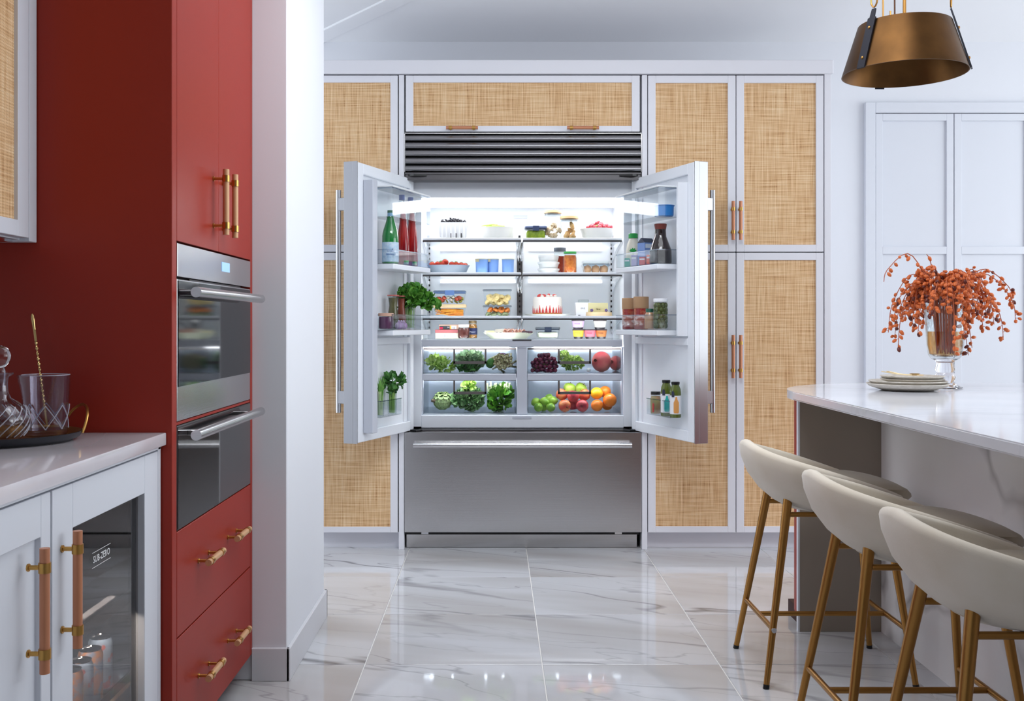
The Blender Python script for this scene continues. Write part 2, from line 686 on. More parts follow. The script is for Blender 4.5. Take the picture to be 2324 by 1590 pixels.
# ------------------------------------------------------------------ room shell
WY = 5.90
ground = MB().box(-3.0, -3.0, -0.10, 6.5, WY, -0.003)
floor = struct('floor', ground, GROUT)
TS = 0.603
tile_me = MB().box(-TS / 2 + .0021, -TS / 2 + .0021, -0.008, TS / 2 - .0021, TS / 2 - .0021, 0.0, b=0.0012).mesh('tile', TILE, 30)
for ix in range(-3, 6):
    for iy in range(-4, 4):
        sub('tile', tile_me, floor, (-.444 + TS * (ix + .5), 3.489 + TS * (iy + .5), 0))
rough_me = MB().box(-3.0, -3.0, -0.006, 6.5, 3.489 - 4 * TS, -0.0005)
part('tile_field', rough_me, TILE, floor, kind='stuff')

struct('wall_back', MB().box(-3.0, WY, 0, 6.6, WY + .12, 3.6), WALL)
struct('wall_rear', MB().box(-3.0, -3.12, 0, 6.6, -3.0, 4.2), WALLD)
w = MB()
w.box(6.5, -3, 0, 6.62, WY, 0.7)
w.box(6.5, -3, 2.85, 6.62, WY, 4.2)
for a, b in ((-3, -0.7), (1.9, 2.7), (5.7, WY)):
    w.box(6.5, a, 0.7, 6.62, b, 2.85)
struct('wall_right', w, WALL)
w = MB()
w.box(-1.62, -3.0, 0, -1.45, 3.33, 4.2)
struct('wall_left', w, WALL)
# partition pier beside the ovens
pier = MB()
pier.box(-3.0, 3.334, 0, -0.677, 4.05, 3.2, b=0.003)
struct('wall_pier', pier, WALL)
bb = MB()
bb.box(-0.79, 3.322, 0, -0.667, 3.334, 0.107, b=0.002)
bb.box(-0.677, 3.322, 0, -0.665, 4.062, 0.107, b=0.002)
bb.box(-3.0, 4.05, 0, -0.665, 4.062, 0.107, b=0.002)
struct('baseboard_pier', bb, TRIMW)
struct('wall_hall', MB().box(-3.05, 3.3, 0, -2.95, WY, 3.2), WALL)

# vaulted ceiling: two low slopes meeting on a hip with a rafter board
m_, z0, hx = 0.12, 2.777, -1.075
# slopes clipped to x<=6.5


def zm(y):
    return z0 + (WY - y) * m_


def zl(x):
    return z0 + (x - hx) * m_


yb = WY - (6.5 - hx)
w = MB()
A = [(hx, WY), (6.5, WY), (6.5, yb)]
w.loft([[(x, y, zm(y)) for x, y in A], [(x, y, zm(y) + .1) for x, y in A]])
struct('ceiling', w, CEIL, smooth=0)
w = MB()
B = [(hx, WY), (6.5, yb), (6.5, -3.0), (hx, -3.0)]
w.loft([[(x, y, zl(x)) for x, y in B], [(x, y, zl(x) + .1) for x, y in B]])
w.box(-3.0, -3.0, z0, hx, WY, z0 + .1)
struct('ceiling_left_slope', w, CEIL, smooth=0)
# hip rafter board
d = Vector((1, -1, m_)).normalized()
n = Vector((1, 1, 0)).normalized()
p0 = Vector((hx, WY, z0))
w = MB()
rows = []
for t in (0.0, 5.0):
    c = p0 + d * t
    r = []
    for a, h in ((-.062, -.016), (.052, -.016), (.052, .03), (-.062, .03)):
        r.append(tuple(c + n * a + Vector((0, 0, h))))
    rows.append(r)
w.loft(rows)
struct('trim_1', w, CEIL, smooth=0)

# casing and built-in doors on the wall behind the island
YC = WY
cx0, cx1, cz = X(1960, YC), X(1983, YC), Z(234, YC)
ci = Z(258, YC)
w = MB()
w.box(cx0, YC - .03, 0, cx1, YC - .001, cz, b=.003)
w.box(cx1, YC - .03, ci, 4.3, YC - .001, cz, b=.003)
struct('trim_2', w, CABW)


def shaker(mb, x0, x1, zz0, zz1, yf, yb_, st, rails, rec=0.012):
    """front faces -Y; rails = list of z for rail centres with height"""
    mb.box(x0, yf, zz0, x0 + st, yb_, zz1, b=.0015)
    mb.box(x1 - st, yf, zz0, x1, yb_, zz1, b=.0015)
    for z, h in rails:
        mb.box(x0 + st, yf, z, x1 - st, yb_, z + h, b=.0015)
    mb.box(x0 + st, yf + rec, zz0, x1 - st, yb_, zz1)


dw = (X(2161, YC) - X(1983, YC))
for k in range(4):
    a = cx1 + k * (dw) + .003
    b = a + dw - .005
    t = tag(bpy.data.objects.new('pantry_door', None),
            ['white panelled built-in door nearest the rattan cabinet, beyond the island', 'white panelled built-in door behind the vase of orange dates',
             'third white panelled built-in door from the rattan cabinet', 'fourth white panelled built-in door from the rattan cabinet'][k], 'door', 'built-in panelled doors behind the island')
    t.location = (a, YC - .02, 0.004)
    COL.objects.link(t)
    WM[t] = Matrix.Translation(t.location)
    mb = MB()
    shaker(mb, a, b, 0.004, ci - .004, YC - .024, YC - .002, .040, [(.004, .10), (Z(577, YC), Z(560, YC) - Z(577, YC)), (ci - .044, .04)], .012)
    part('door_panel', mb, CABW, t)

# ------------------------------------------------------------------ pulls


def pull(mb, p0, p1, out, r, inset, stand, mats=(0, 1)):
    """bar from p0 to p1 (bar axis), mounted on a face; out = unit vector away from the face"""
    p0, p1, out = Vector(p0), Vector(p1), Vector(out)
    ax = (p1 - p0).normalized()
    mb.mi = mats[0]
    mb.cyl(p0, p1, r, seg=14)
    mb.mi = mats[1]
    for q in (p0 + ax * inset, p1 - ax * inset):
        mb.cyl(q - ax * r * 1.0, q + ax * r * 1.0, r * 1.22, seg=14)
        mb.cyl(q - out * stand, q - out * r * .6, r * .48, seg=10)
        mb.cyl(q - out * stand, q - out * (stand - .003), r * .8, seg=10)
    mb.mi = 0


# ------------------------------------------------------------------ wall of rattan cabinets
FY = 5.26
GAP = .0022


def rdoor(parent, x0, x1, zz0, zz1, panel, st=.038, handle=None):
    d_ = MB()
    a, b, c, e = x0 + GAP, x1 - GAP, zz0 + GAP, zz1 - GAP
    px0, px1, pz0, pz1 = panel
    d_.box(a, FY, c, px0, FY + .02, e, b=.0015)
    d_.box(px1, FY, c, b, FY + .02, e, b=.0015)
    d_.box(px0, FY, c, px1, FY + .02, pz0, b=.0015)
    d_.box(px0, FY, pz1, px1, FY + .02, e, b=.0015)
    o = part('door', d_, CAB, parent)
    part('rattan_panel', MB().box(px0 - .004, FY + .007, pz0 - .004, px1 + .004, FY + .014, pz1 + .004), RAT, o)
    if handle:
        h = MB()
        if handle[0] == 'v':
            _, hx_, ha, hb = handle
            pull(h, (hx_, FY - .032, ha), (hx_, FY - .032, hb), (0, -1, 0), .0085, .040, .032)
            part('handle', h, [COPPER, BRASS], o, label='copper-coloured bar pull with brass collars')
        else:
            for ha, hb, hz in handle[1]:
                h = MB()
                pull(h, (ha, FY - .032, hz), (hb, FY - .032, hz), (0, -1, 0), .0085, .022, .032)
                part('handle', h, [COPPER, BRASS], o, label='copper-coloured bar pull with brass collars')
    return o


ZT, ZM, ZB = Z(170, FY), Z(572, FY), Z(1209, FY)


def ZF(py):
    return Z(py, FY)


def XF(px):
    return X(px, FY)


# left tall cabinet
t = thing('tall_cabinet', 'pale lavender tall cabinet with rattan doors, left of the refrigerator behind the white pier', 'cabinet', (XF(800), FY + .3, 0), group='rattan-fronted wall cabinets')
mb = MB()
mb.box(XF(703), FY + .024, ZB, XF(905), WY - .002, ZT)
mb.box(XF(703), FY + .07, 0, XF(905), FY + .09, ZB)
part('carcass', mb, DARK if False else CAB, t)
part('gap_shade_sheet', MB().box(XF(703) + .002, FY + .0215, ZB + .002, XF(905) - .002, FY + .0238, ZT - .002), DARK, t)
mb = MB()
mb.box(XF(905), FY + .001, 0, XF(917), WY - .002, ZT, b=.0015)
part('filler_panel', mb, CAB, t)
hid = XF(720)
rdoor(t, XF(703), XF(903.5), ZM, ZT, (XF(720), XF(886), ZF(555), ZF(187)), handle=('v', XF(711), ZF(545), ZF(458)))
rdoor(t, XF(703), XF(903.5), ZB, ZM, (XF(720), XF(886), ZF(1195), ZF(590)), handle=('v', XF(711), ZF(857), ZF(760)))

# over-fridge cabinet
t = thing('bridge_cabinet', 'wide lavender cabinet with one rattan flap above the refrigerator grille', 'cabinet', (XF(1187), FY + .3, 2.14), group='rattan-fronted wall cabinets')
part('carcass', MB().box(XF(918), FY + .024, 2.14, XF(1456), WY - .002, ZT), CAB, t)
part('gap_shade_sheet', MB().box(XF(918) + .002, FY + .0215, 2.142, XF(1456) - .002, FY + .0238, ZT - .002), DARK, t)
rdoor(t, XF(920), XF(1453), ZF(299.5), ZT, (XF(938), XF(1434), ZF(285.5), ZF(187)),
      handle=('h', [(XF(1013), XF(1085), ZF(292.5)), (XF(1286), XF(1358), ZF(292.5))]))

# right tall cabinet
t = thing('tall_cabinet', 'pale lavender tall cabinet with four rattan doors, right of the refrigerator', 'cabinet', (XF(1680), FY + .3, 0), group='rattan-fronted wall cabinets')
mb = MB()
mb.box(XF(1469.5), FY + .024, ZB, XF(1870), WY - .002, ZT)
mb.box(XF(1469.5), FY + .07, 0, XF(1870), FY + .09, ZB)
part('carcass', mb, CAB, t)
part('gap_shade_sheet', MB().box(XF(1470) + .002, FY + .0215, ZB + .002, XF(1870) - .0005, FY + .0238, ZT - .002), DARK, t)
part('filler_panel', MB().box(XF(1457), FY + .001, 0, XF(1469), WY - .002, ZT, b=.0015), CAB, t)
part('end_panel', MB().box(XF(1871), FY - .002, 0, XF(1886), WY - .002, ZF(137) - .03, b=.0015), CAB, t)
for (a, b, pa, pb, hpx) in ((1470, 1670.5, 1488, 1652, 1664), (1670.5, 1870, 1689, 1852, 1681)):
    rdoor(t, XF(a), XF(b), ZM, ZT, (XF(pa), XF(pb), ZF(555), ZF(188)), handle=('v', X(hpx, FY - .03), ZF(545), ZF(458)))
    rdoor(t, XF(a), XF(b), ZB, ZM, (XF(pa), XF(pb), ZF(1194), ZF(590)), handle=('v', X(hpx, FY - .03), ZF(857), ZF(760)))

# header board across the top
mb = MB()
mb.box(XF(700), FY - .012, ZT + .004, XF(1890), FY + .3, ZF(137), b=.003)
struct('trim_3', mb, CAB)
struct('trim_4', MB().box(XF(700), FY + .3, ZT + .004, XF(1886), WY - .001, ZF(137) - .02), CAB)

# ------------------------------------------------------------------ red oven tower
RX = -.789
t = thing('oven_tower', 'tall brick-red cabinet tower holding two built-in ovens beside the white pier', 'cabinet', (-1.1, 2.92, 0))
mb = MB()
mb.box(-1.445, 2.505, 0.0, RX, 2.540, 2.70, b=.0012)
part('side_panel', mb, RED, t)
part('side_panel', MB().box(-1.445, 3.305, 0.088, RX, 3.332, 2.70, b=.0012).box(-1.445, 3.305, 0.0, -.862, 3.332, .0878), RED, t)
mb = MB()
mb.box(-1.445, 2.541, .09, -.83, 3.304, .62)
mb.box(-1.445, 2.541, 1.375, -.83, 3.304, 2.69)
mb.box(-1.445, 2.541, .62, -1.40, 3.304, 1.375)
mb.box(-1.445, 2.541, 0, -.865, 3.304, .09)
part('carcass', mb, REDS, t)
# rails round the ovens
mb = MB()
mb.box(-.829, 2.541, .905, RX - .002, 3.304, .912)
part('rail', mb, RED, t)
y0, y1, ym = 2.543, 3.302, 2.925
for (a, b, hy) in ((y0, ym - .0015, ym - .055), (ym + .0015, y1, ym + .045)):
    o = part('door', MB().box(-.812, a, 1.362, RX, b, 2.69, b=.0012), RED, t)
    h = MB()
    hX = RX + .036
    zt_ = 1.52 if hy < ym else 1.52
    pull(h, (hX, hy, 1.372 + .0), (hX, hy, 1.372 + .28 * .62), (1, 0, 0), .0088, .030, .036) if False else \
        pull(h, (hX, hy, 1.405), (hX, hy, 1.588), (1, 0, 0), .0088, .026, .036)
    part('handle', h, [TANBAR, BRASS], o, label='tan bar pull with brass collars')
for (za, zb) in ((.378, .640), (.088, .374)):
    o = part('drawer', MB().box(-.812, y0, za, RX, y1, zb, b=.0012), RED, t)
    hz = za + (.150 if za > .2 else .135)
    for ya, yc in ((2.70, 2.85), (3.0, 3.15)):
        h = MB()
        hX = RX + .034
        pull(h, (hX, ya, hz), (hX, yc, hz), (1, 0, 0), .0088, .026, .034)
        part('handle', h, [TANBAR, BRASS], o, label='tan bar pull with brass collars')

# upper oven
t = thing('wall_oven', 'stainless built-in wall oven with black glass door, upper in the red tower', 'oven', (-1.08, 2.92, .912))
mb = MB()
mb.box(-1.38, 2.56, .914, -.815, 3.285, 1.355)
part('body', mb, BLACK, t)
o = part('control_panel', MB().box(-.815, 2.545, 1.274, RX + .001, 3.300, 1.357, b=.001), STEEL, t)
part('display', MB().box(RX + .001, 2.955, 1.308, RX + .0022, 3.04, 1.335), DISP, o)
part('vent_slot', MB().box(-.812, 2.66, 1.262, RX - .004, 3.19, 1.272), BLACK, t)
d_ = MB()
d_.box(-.815, 2.545, .914, RX, 3.300, 1.268, b=.001)
door = part('door', d_, STEEL, t)
part('glass', MB().box(RX, 2.549, 1.0, RX + .002, 3.296, 1.264), OVENGLASS, door)
h = MB()
h.cyl((-.748, 2.565, 1.236), (-.748, 3.275, 1.236), .0135, seg=18)
for yy in (2.66, 3.19):
    h.box(RX, yy - .012, 1.229, -.748, yy + .012, 1.243, b=.002)
part('handle', h, STEEL, door)
# lower oven drawer
t = thing('warming_drawer', 'stainless and grey glass drawer oven, lower in the red tower', 'oven', (-1.08, 2.92, .643))
part('body', MB().box(-1.38, 2.56, .644, -.815, 3.285, .900), BLACK, t)
door = part('door', MB().box(-.815, 2.545, .643, RX, 3.300, .903, b=.001), STEELD, t)
part('glass', MB().box(RX, 2.548, .646, RX + .0015, 3.297, .900), clear_mat('oven_grey_glass', (120, 122, 128), .04, 1.4), door)
h = MB()
h.cyl((-.748, 2.565, .878), (-.748, 3.275, .878), .0135, seg=18)
for yy in (2.64, 3.20):
    h.box(RX, yy - .012, .871, -.748, yy + .012, .885, b=.002)
part('handle', h, STEEL, door)

# ------------------------------------------------------------------ left base run
LX = -.815
t = thing('base_cabinet', 'white base cabinet run with a plain panel door under the grey worktop', 'cabinet', (-1.1, 2.0, 0))
mb = MB()
mb.box(-1.445, 1.2, .10, LX - .024, 1.885, .860)
mb.box(-1.445, 1.885, .10, -1.42, 2.498, .860)
mb.box(-1.445, 1.885, .845, LX - .024, 2.498, .860)
mb.box(-1.445, 1.2, 0, -.88, 2.498, .098)
mb.box(-1.445, 2.478 + .004, .098, LX, 2.500, .860, b=.0012)
mb.box(-1.445, 1.2, .853, LX, 2.500, .860)
part('carcass', mb, CABW, t)
part('gap_shade_sheet', MB().box(LX - .0238, 1.205, .105, LX - .0215, 1.884, .850), DARK, t)
d_ = MB()


def frame_x(mb, x, y0, y1, zz0, zz1, st, rail, th=.021):
    mb.box(x - th, y0, zz0, x, y0 + st, zz1, b=.0012)
    mb.box(x - th, y1 - st, zz0, x, y1, zz1, b=.0012)
    mb.box(x - th, y0 + st, zz0, x, y1 - st, zz0 + rail, b=.0012)
    mb.box(x - th, y0 + st, zz1 - rail, x, y1 - st, zz1, b=.0012)


frame_x(d_, LX, 1.30, 1.881, .102, .849, .040, .075)
d_.box(LX - .021, 1.33, .14, LX - .011, 1.86, .80)
door = part('door', d_, CABW, t, label='white shaker door')
h = MB()
pull(h, (LX + .030, 1.788, .548), (LX + .030, 1.788, .766), (1, 0, 0), .0088, .034, .030)
part('handle', h, [COPPER, BRASS], door, label='copper-coloured bar pull with brass collars')
# cooler
t2 = thing('beverage_cooler', 'under-counter beverage cooler behind a white-framed glass door', 'cooler', (-1.1, 2.18, .1))
mb = MB()
mb.box(-1.415, 1.895, .102, -1.40, 2.470, .842)
mb.box(-1.415, 1.895, .102, LX - .03, 1.910, .842)
mb.box(-1.415, 2.455, .102, LX - .03, 2.470, .842)
mb.box(-1.415, 1.91, .827, LX - .03, 2.455, .842)
mb.box(-1.415, 1.91, .102, LX - .03, 2.455, .117)
part('body', mb, BLACK, t2)
for zz in (.30, .52):
    mb = MB()
    mb.box(-1.39, 1.915, zz - .006, LX - .06, 2.45, zz)
    part('shelf', mb, clear_mat('smoked_shelf', (110, 110, 112), .1, .8) if 'smoked_shelf' not in MATS else MATS['smoked_shelf'], t2)
    if zz > .5:
        part('glow_strip', MB().box(LX - .10, 1.94, zz - .010, LX - .085, 2.43, zz - .0065), COOLFILL, t2)  # fill strip added under the shelf to light the cans
    part('shelf_trim', MB().box(LX - .06, 1.915, zz - .022, LX - .048, 2.45, zz + .004, b=.002), col('wood_trim', (96, 72, 52), .5), t2)
d_ = MB()
frame_x(d_, LX, 1.888, 2.478, .102, .849, .092, .086)
door = part('door', d_, CABW, t2, label='white frame door')
part('inner_frame', MB().box(LX - .034, 1.99, .18, LX - .0215, 1.995, .77), BLACK, door)
ifr = MB()
frame_x(ifr, LX - .0215, 1.93, 2.45, .15, .80, .052, .05, .016)
part('inner_frame', ifr, BLACK, door)
gl = part('glass', MB().box(LX - .020, 1.979, .187, LX - .016, 2.388, .764), COOLG, door)
h = MB()
pull(h, (LX + .030, 1.929, .548), (LX + .030, 1.929, .768), (1, 0, 0), .0088, .034, .030)
part('handle', h, [COPPER, BRASS], door, label='copper-coloured bar pull with brass collars')
LT = col('label_white', (236, 236, 236), .5)
lettering('SUB-ZERO', .020, LT, door, (LX - .0155, 2.165, .668), (90, 0, 90))
part('lettering_rule', MB().box(LX - .016, 2.115, .683, LX - .0155, 2.215, .6838).box(LX - .016, 2.115, .652, LX - .0155, 2.215, .6528), LT, door)
# cans
CANB = col('can_blue', (168, 190, 214), .4, vary=((34, 34, 34), (222, 96, 62), (0.56, 0.62)))
CANO = col('can_orange', (222, 144, 72), .4, vary=((30, 30, 30), (140, 162, 190), (0.5, 0.58)))
k = 0
for (px, Y_, zt, mm, lb) in ((182, 2.25, .30, CANB, 'pale blue fruit patterned drinks can, front one in the cooler'),
                             (205, 2.33, .30, CANO, 'orange patterned drinks can behind the front blue can in the cooler'),
                             (158, 2.19, .30, CANO, 'orange patterned drinks can at the cooler edge behind the door stile'),
                             (228, 2.42, .30, CANB, 'pale blue fruit patterned drinks can furthest back in the cooler')):
    x_ = X(px, Y_)
    t = thing('drinks_can', lb, 'can', (x_, Y_, zt), group='cans in the beverage cooler')
    part('body', MB().lathe([(0, 0), (.022, 0), (.0275, .006), (.0275, .108), (.0235, .118), (0, .118)], x_, Y_, zt, 20), mm, t)
    part('lid', MB().lathe([(0, .116), (.0235, .118), (.0245, .121), (.0225, .121), (.021, .1185), (0, .1185)], x_, Y_, zt, 20), CHROME, t)

# counter
mb = MB()
mb.box(-1.447, 1.15, .861, -.8025, 2.5035, .8915, b=.0025, seg=2)
solo('worktop', mb, QUARTZL, 'grey veined stone worktop on the white base cabinets by the red tower', 'worktop')

# upper cabinet at the left edge
UX = -1.118
t = thing('wall_cabinet', 'white wall cabinet with a rattan door hung above the grey worktop', 'cabinet', (-1.28, 2.0, 1.354))
mb = MB()
mb.box(-1.447, 1.0, 1.358, UX - .024, 2.50, 2.45)
mb.box(-1.447, 2.463, 1.354, UX, 2.502, 2.45, b=.0012)
part('carcass', mb, CABW, t)
d_ = MB()
a, b = 1.55, 2.460
d_.box(UX - .02, a, 1.362, UX, a + .038, 2.44, b=.0012)
d_.box(UX - .02, 2.405, 1.362, UX, b, 2.44, b=.0012)
d_.box(UX - .02, a + .038, 1.362, UX, 2.405, 1.400, b=.0012)
d_.box(UX - .02, a + .038, 2.40, UX, 2.405, 2.44, b=.0012)
door = part('door', d_, CABW, t)
part('rattan_panel', MB().box(UX - .017, a + .03, 1.39, UX - .010, 2.41, 2.41), RAT, door)
part('light_bar', MB().box(UX - .20, 1.1, 1.350, UX - .03, 2.44, 1.3575), CHROME, t)

# ------------------------------------------------------------------ island
IZ = .915
xl, yf, r = 1.063, 4.22, .55
body_x, leg_x0, leg_x1, leg_y = 1.45, 1.139, 1.45, 3.86


def rounded(x0, y1, rr, n=16):
    return [(x0 + rr - rr * math.cos(PI / 2 * i / n), y1 - rr + rr * math.sin(PI / 2 * i / n)) for i in range(n + 1)]


pts = [(xl, .9)] + rounded(xl, yf, r, 20) + [(2.60, yf), (2.60, .9)]
mb = MB().prism(pts, IZ - .030, IZ)
es = [e for e in mb.bm.edges if abs(e.verts[0].co.z - e.verts[1].co.z) < 1e-6]
bmesh.ops.bevel(mb.bm, geom=es, offset=.004, segments=2, affect='EDGES')
solo('island_worktop', mb, QUARTZ, 'white quartz island top with a large rounded end and faint veins', 'worktop')
t = thing('island', 'kitchen island base with taupe end panel, red end and marble side behind the stools', 'island', (1.9, 2.6, 0))
part('marble_side', MB().box(body_x, 1.0, .0, body_x + .03, leg_y - .001, IZ - .031), QUARTZS, t)
part('end_panel', MB().box(leg_x0, leg_y, .0, body_x + .03, leg_y + .018, IZ - .031, b=.001), TAUPE, t)
part('edge_strip', MB().box(leg_x0 - .0015, leg_y - .001, .0, leg_x0 + .005, leg_y + .019, IZ - .031), CABW, t, label='white edge strip')
pts = [(leg_x0 + .001, leg_y + .019)] + rounded(leg_x0 + .001, yf - .06, .28, 12) + [(2.52, yf - .06), (2.52, leg_y + .019)]
part('red_end', MB().prism(pts, .06, IZ - .031), RED, t, label='brick-red painted end')
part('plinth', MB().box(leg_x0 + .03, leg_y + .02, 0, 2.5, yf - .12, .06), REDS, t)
part('carcass', MB().box(body_x + .031, 1.0, 0, 2.52, leg_y + .0, IZ - .031), CABW, t)

# ------------------------------------------------------------------ stools


def make_stool():
    t = thing('bar_stool', 'greige upholstered bar stool with brass legs', 'stool', (0, 0, 0))
    # shell
    N = 44
    A0 = math.radians(138)
    inner, outer = [], []

    def plan(a, rx, ry):
        ca, sa = math.cos(a), math.sin(a)
        e = 2.35
        k = (abs(ca / rx) ** e + abs(sa / ry) ** e) ** (-1 / e)
        return -ca * k, sa * k

    rings = []
    for i in range(N + 1):
        a = -A0 + 2 * A0 * i / N
        f = min(1, abs(a) / A0)
        rim = .768 - .158 * (f ** 1.35)
        th = .034 * (1 - .25 * f)
        sec = []
        # outer side, bottom to top
        for s in (0, .15, .35, .6, .85, 1.0):
            k = 1 - (1 - s) ** 2.0
            rx = .140 + (.268 - .140) * k
            ry = .140 + (.252 - .140) * k
            zz = .548 + (rim - .018 - .548) * (s ** 1.25)
            x, y = plan(a, rx, ry)
            sec.append((x + .015 * (1 - s), y, zz))
        # rolled rim
        for q in range(1, 6):
            b = PI * q / 6
            rr = th / 2
            cx_ = .268 - rr
            x, y = plan(a, cx_ + rr * math.cos(b), (.252 - rr) + rr * math.cos(b))
            sec.append((x, y, rim - .018 + .018 * math.sin(b)))
        for s in (1.0, .6, .25, 0):
            rx = .185 + (.268 - th - .185) * s
            ry = .185 + (.252 - th - .185) * s
            zz = .575 + (rim - .018 - .575) * s
            x, y = plan(a, rx, ry)
            sec.append((x + .02 * (1 - s), y, zz))
        rings.append(sec)
    mb = MB()
    mb.loft(rings, close=True, caps=True)
    part('backrest_shell', mb, FABRIC, t, smooth=60)
    # seat cushion
    mb = MB()
    rings = []

    def seat_ring(ib, inf, zz, drop=0.0):
        pts = []
        for i in range(40):
            a = 2 * PI * i / 40
            ca, sa = math.cos(a), math.sin(a)
            e = 2.6
            rx = (.235 - inf) if ca > 0 else (.215 - ib)
            ry = .216 - ib
            k = (abs(ca / rx) ** e + abs(sa / ry) ** e) ** (-1 / e)
            x = .048 + ca * k
            y = sa * k
            fr = max(0, (x - .10) / .18)
            pts.append((x, y, zz - drop * fr * fr))
        return pts
    for ib, inf, zz, dr in ((.120, .09, .553, 0), (.085, .03, .562, 0), (.060, .008, .577, 0), (.044, .0, .594, .008), (.030, .004, .612, .016), (.020, .018, .630, .024), (.040, .05, .642, .028), (.12, .13, .648, .03), (.19, .2, .649, .02)):
        rings.append(seat_ring(ib, inf, zz, dr))
    mb.loft(rings)
    part('seat', mb, FABSEAT, t, smooth=60)
    mb = MB()
    mb.lathe([(0, .5455), (.150, .5455), (.158, .550), (.15, .556), (0, .556)], .03, 0, 0, 28, sx=1.05, sy=.98)
    part('seat_base', mb, FABRIC, t, smooth=60)
    # legs
    tops = {(-1, -1): (-.155, -.125), (-1, 1): (-.155, .125), (1, -1): (.170, -.125), (1, 1): (.170, .125)}
    foot = {(-1, -1): (-.242, -.204), (-1, 1): (-.242, .204), (1, -1): (.235, -.204), (1, 1): (.235, .204)}

    def at(k, z):
        a, b = tops[k], foot[k]
        f = 1 - z / .545
        return Vector((a[0] + (b[0] - a[0]) * f, a[1] + (b[1] - a[1]) * f, z))
    for k in tops:
        mb = MB().cyl(at(k, .012), at(k, .600), .0095, .0150, seg=14)
        lg = part('leg', mb, BRASSL, t)
        part('foot_cap', MB().cyl(at(k, 0.0), at(k, .013), .0102, seg=14), BLACK, lg)
    # under-seat frame
    mb = MB()
    loop = [at(k, .538) for k in ((-1, -1), (1, -1), (1, 1), (-1, 1))]
    for i in range(3):
        mb.cyl(loop[i], loop[(i + 1) % 4], .008, seg=10)
    part('seat_frame', mb, BRASSL, t)
    zf = .181
    mids = []
    for sx in (-1, 1):
        a, b = at((sx, -1), zf), at((sx, 1), zf)
        part('footrest', MB().cyl(a, b, .0085, seg=12), BRASSL, t)
        mids.append((a + b) / 2)
        mbb = MB()
        mbb.cyl(a + Vector((0, -.0115, 0)), a + Vector((0, -.0165, 0)), .0085, seg=10)
        part('bolt', mbb, CHROME, t)
    part('footrest', MB().cyl(mids[0], mids[1], .0085, seg=12), BRASSL, t)
    return t


st = make_stool()
for i, (x_, y_, lb) in enumerate(((1.100, 3.460, 'greige bar stool with brass legs, farthest from the viewer at the rounded island end'),
                                  (1.100, 2.735, 'greige bar stool with brass legs, in the middle of the row of three'),
                                  (1.100, 2.165, 'greige bar stool with brass legs, nearest the viewer and cut by the frame'))):
    o = st if i == 0 else copy_tree(st)
    o.location = (x_, y_, 0)
    o['label'] = lb
    o['group'] = 'bar stools along the island'

# ------------------------------------------------------------------ pendant
PXc, PYc, PZb, PZt, rb, rt = 1.474, 3.70, 2.056, 2.232, .216, .160
t = thing('pendant_lamp', 'antique brass cone pendant lamp with black straps hanging over the island', 'lamp', (PXc, PYc, PZb))
mb = MB().lathe([(rb, 0), (rt, PZt - PZb), (rt - .003, PZt - PZb), (rb - .003, .0)], PXc, PYc, PZb, 64)
mb.lathe([(rb - .003, 0), (rb, 0)], PXc, PYc, PZb, 64)
part('lamp_shade', mb, PENDB, t, smooth=40)
mb = MB().lathe([(0, 0), (.04, 0), (.045, .004), (.012, .012), (.008, .03), (0, .03)], PXc, PYc, PZt - .02, 24)
mb.cyl((PXc, PYc, PZt), (PXc, PYc, 3.06), .006, seg=10)
part('rod', mb, BRASSL, t)
part('cord', MB().tube([(PXc - .035, PYc, PZt - .02), (PXc - .036, PYc, 2.5), (PXc - .02, PYc, 3.06)], .0032, 8), col('brown_cord', (96, 62, 42), .7), t)
part('socket', MB().lathe([(0, 0), (.02, 0), (.022, .05), (.012, .06), (0, .06)], PXc, PYc, PZt - .085, 16), BRASSL, t)
for ang in (92, -28, 208):
    a = math.radians(ang)
    dr = Vector((math.cos(a), math.sin(a), 0))
    tg = Vector((-math.sin(a), math.cos(a), 0))
    c = Vector((PXc, PYc, 0))
    lo = c + dr * (rb + .004) + Vector((0, 0, PZb - .004))
    hi = c + dr * (rt + .004) + Vector((0, 0, PZt + .004))
    sl = (hi - lo).normalized()
    top = hi + sl * .035
    nrm = tg.cross(sl).normalized()
    mb = MB()
    rows = []
    for p, wd_ in ((lo, .017), (hi, .017), (hi + sl * .002, .010), (top, .008)):
        rows.append([tuple(p + tg * wd_ - nrm * .003), tuple(p + tg * wd_ + nrm * .003), tuple(p - tg * wd_ + nrm * .003), tuple(p - tg * wd_ - nrm * .003)])
    mb.loft(rows)
    s = part('strap', mb, STRAP, t, label='black iron strap')
    mb = MB()
    for f in (.2, .8):
        p = lo.lerp(hi, f)
        mb.ball(p + nrm * .003 * (1 if nrm.dot(dr) > 0 else -1), .0055, 8, 6)
    part('rivet', mb, BRASSL, s)
    # hook and chain links up to the canopy
    p = top + Vector((0, 0, .006))
    mb = MB()
    pts_ = []
    for k in range(17):
        q = -PI * .5 + PI * (k - 8) / 8 * .95
        pts_.append(tuple(p + tg * (.014 * math.cos(q)) + Vector((0, 0, .022 + .022 * math.sin(q)))))
    pts_ = [tuple(p + tg * .014 * sx_ + Vector((0, 0, zz_))) for sx_, zz_ in ((-1, .055), (-1, .03), (-.9, .014), (-.45, .003), (0, 0), (.45, .003), (.9, .014), (1, .03), (1, .10))]
    mb.tube(pts_, .0032, 8)
    mb.tube([tuple(p + tg * .014 + Vector((0, 0, .10))), tuple(Vector((PXc, PYc, 3.0)) + dr * .03)], .0028, 8)
    part('hook', mb, BRASSL, t)
part('canopy', MB().lathe([(0, 0), (.07, 0), (.07, .03), (0, .03)], PXc, PYc, min(zl(PXc), zm(PYc)) - .024, 28), BRASSL, t)
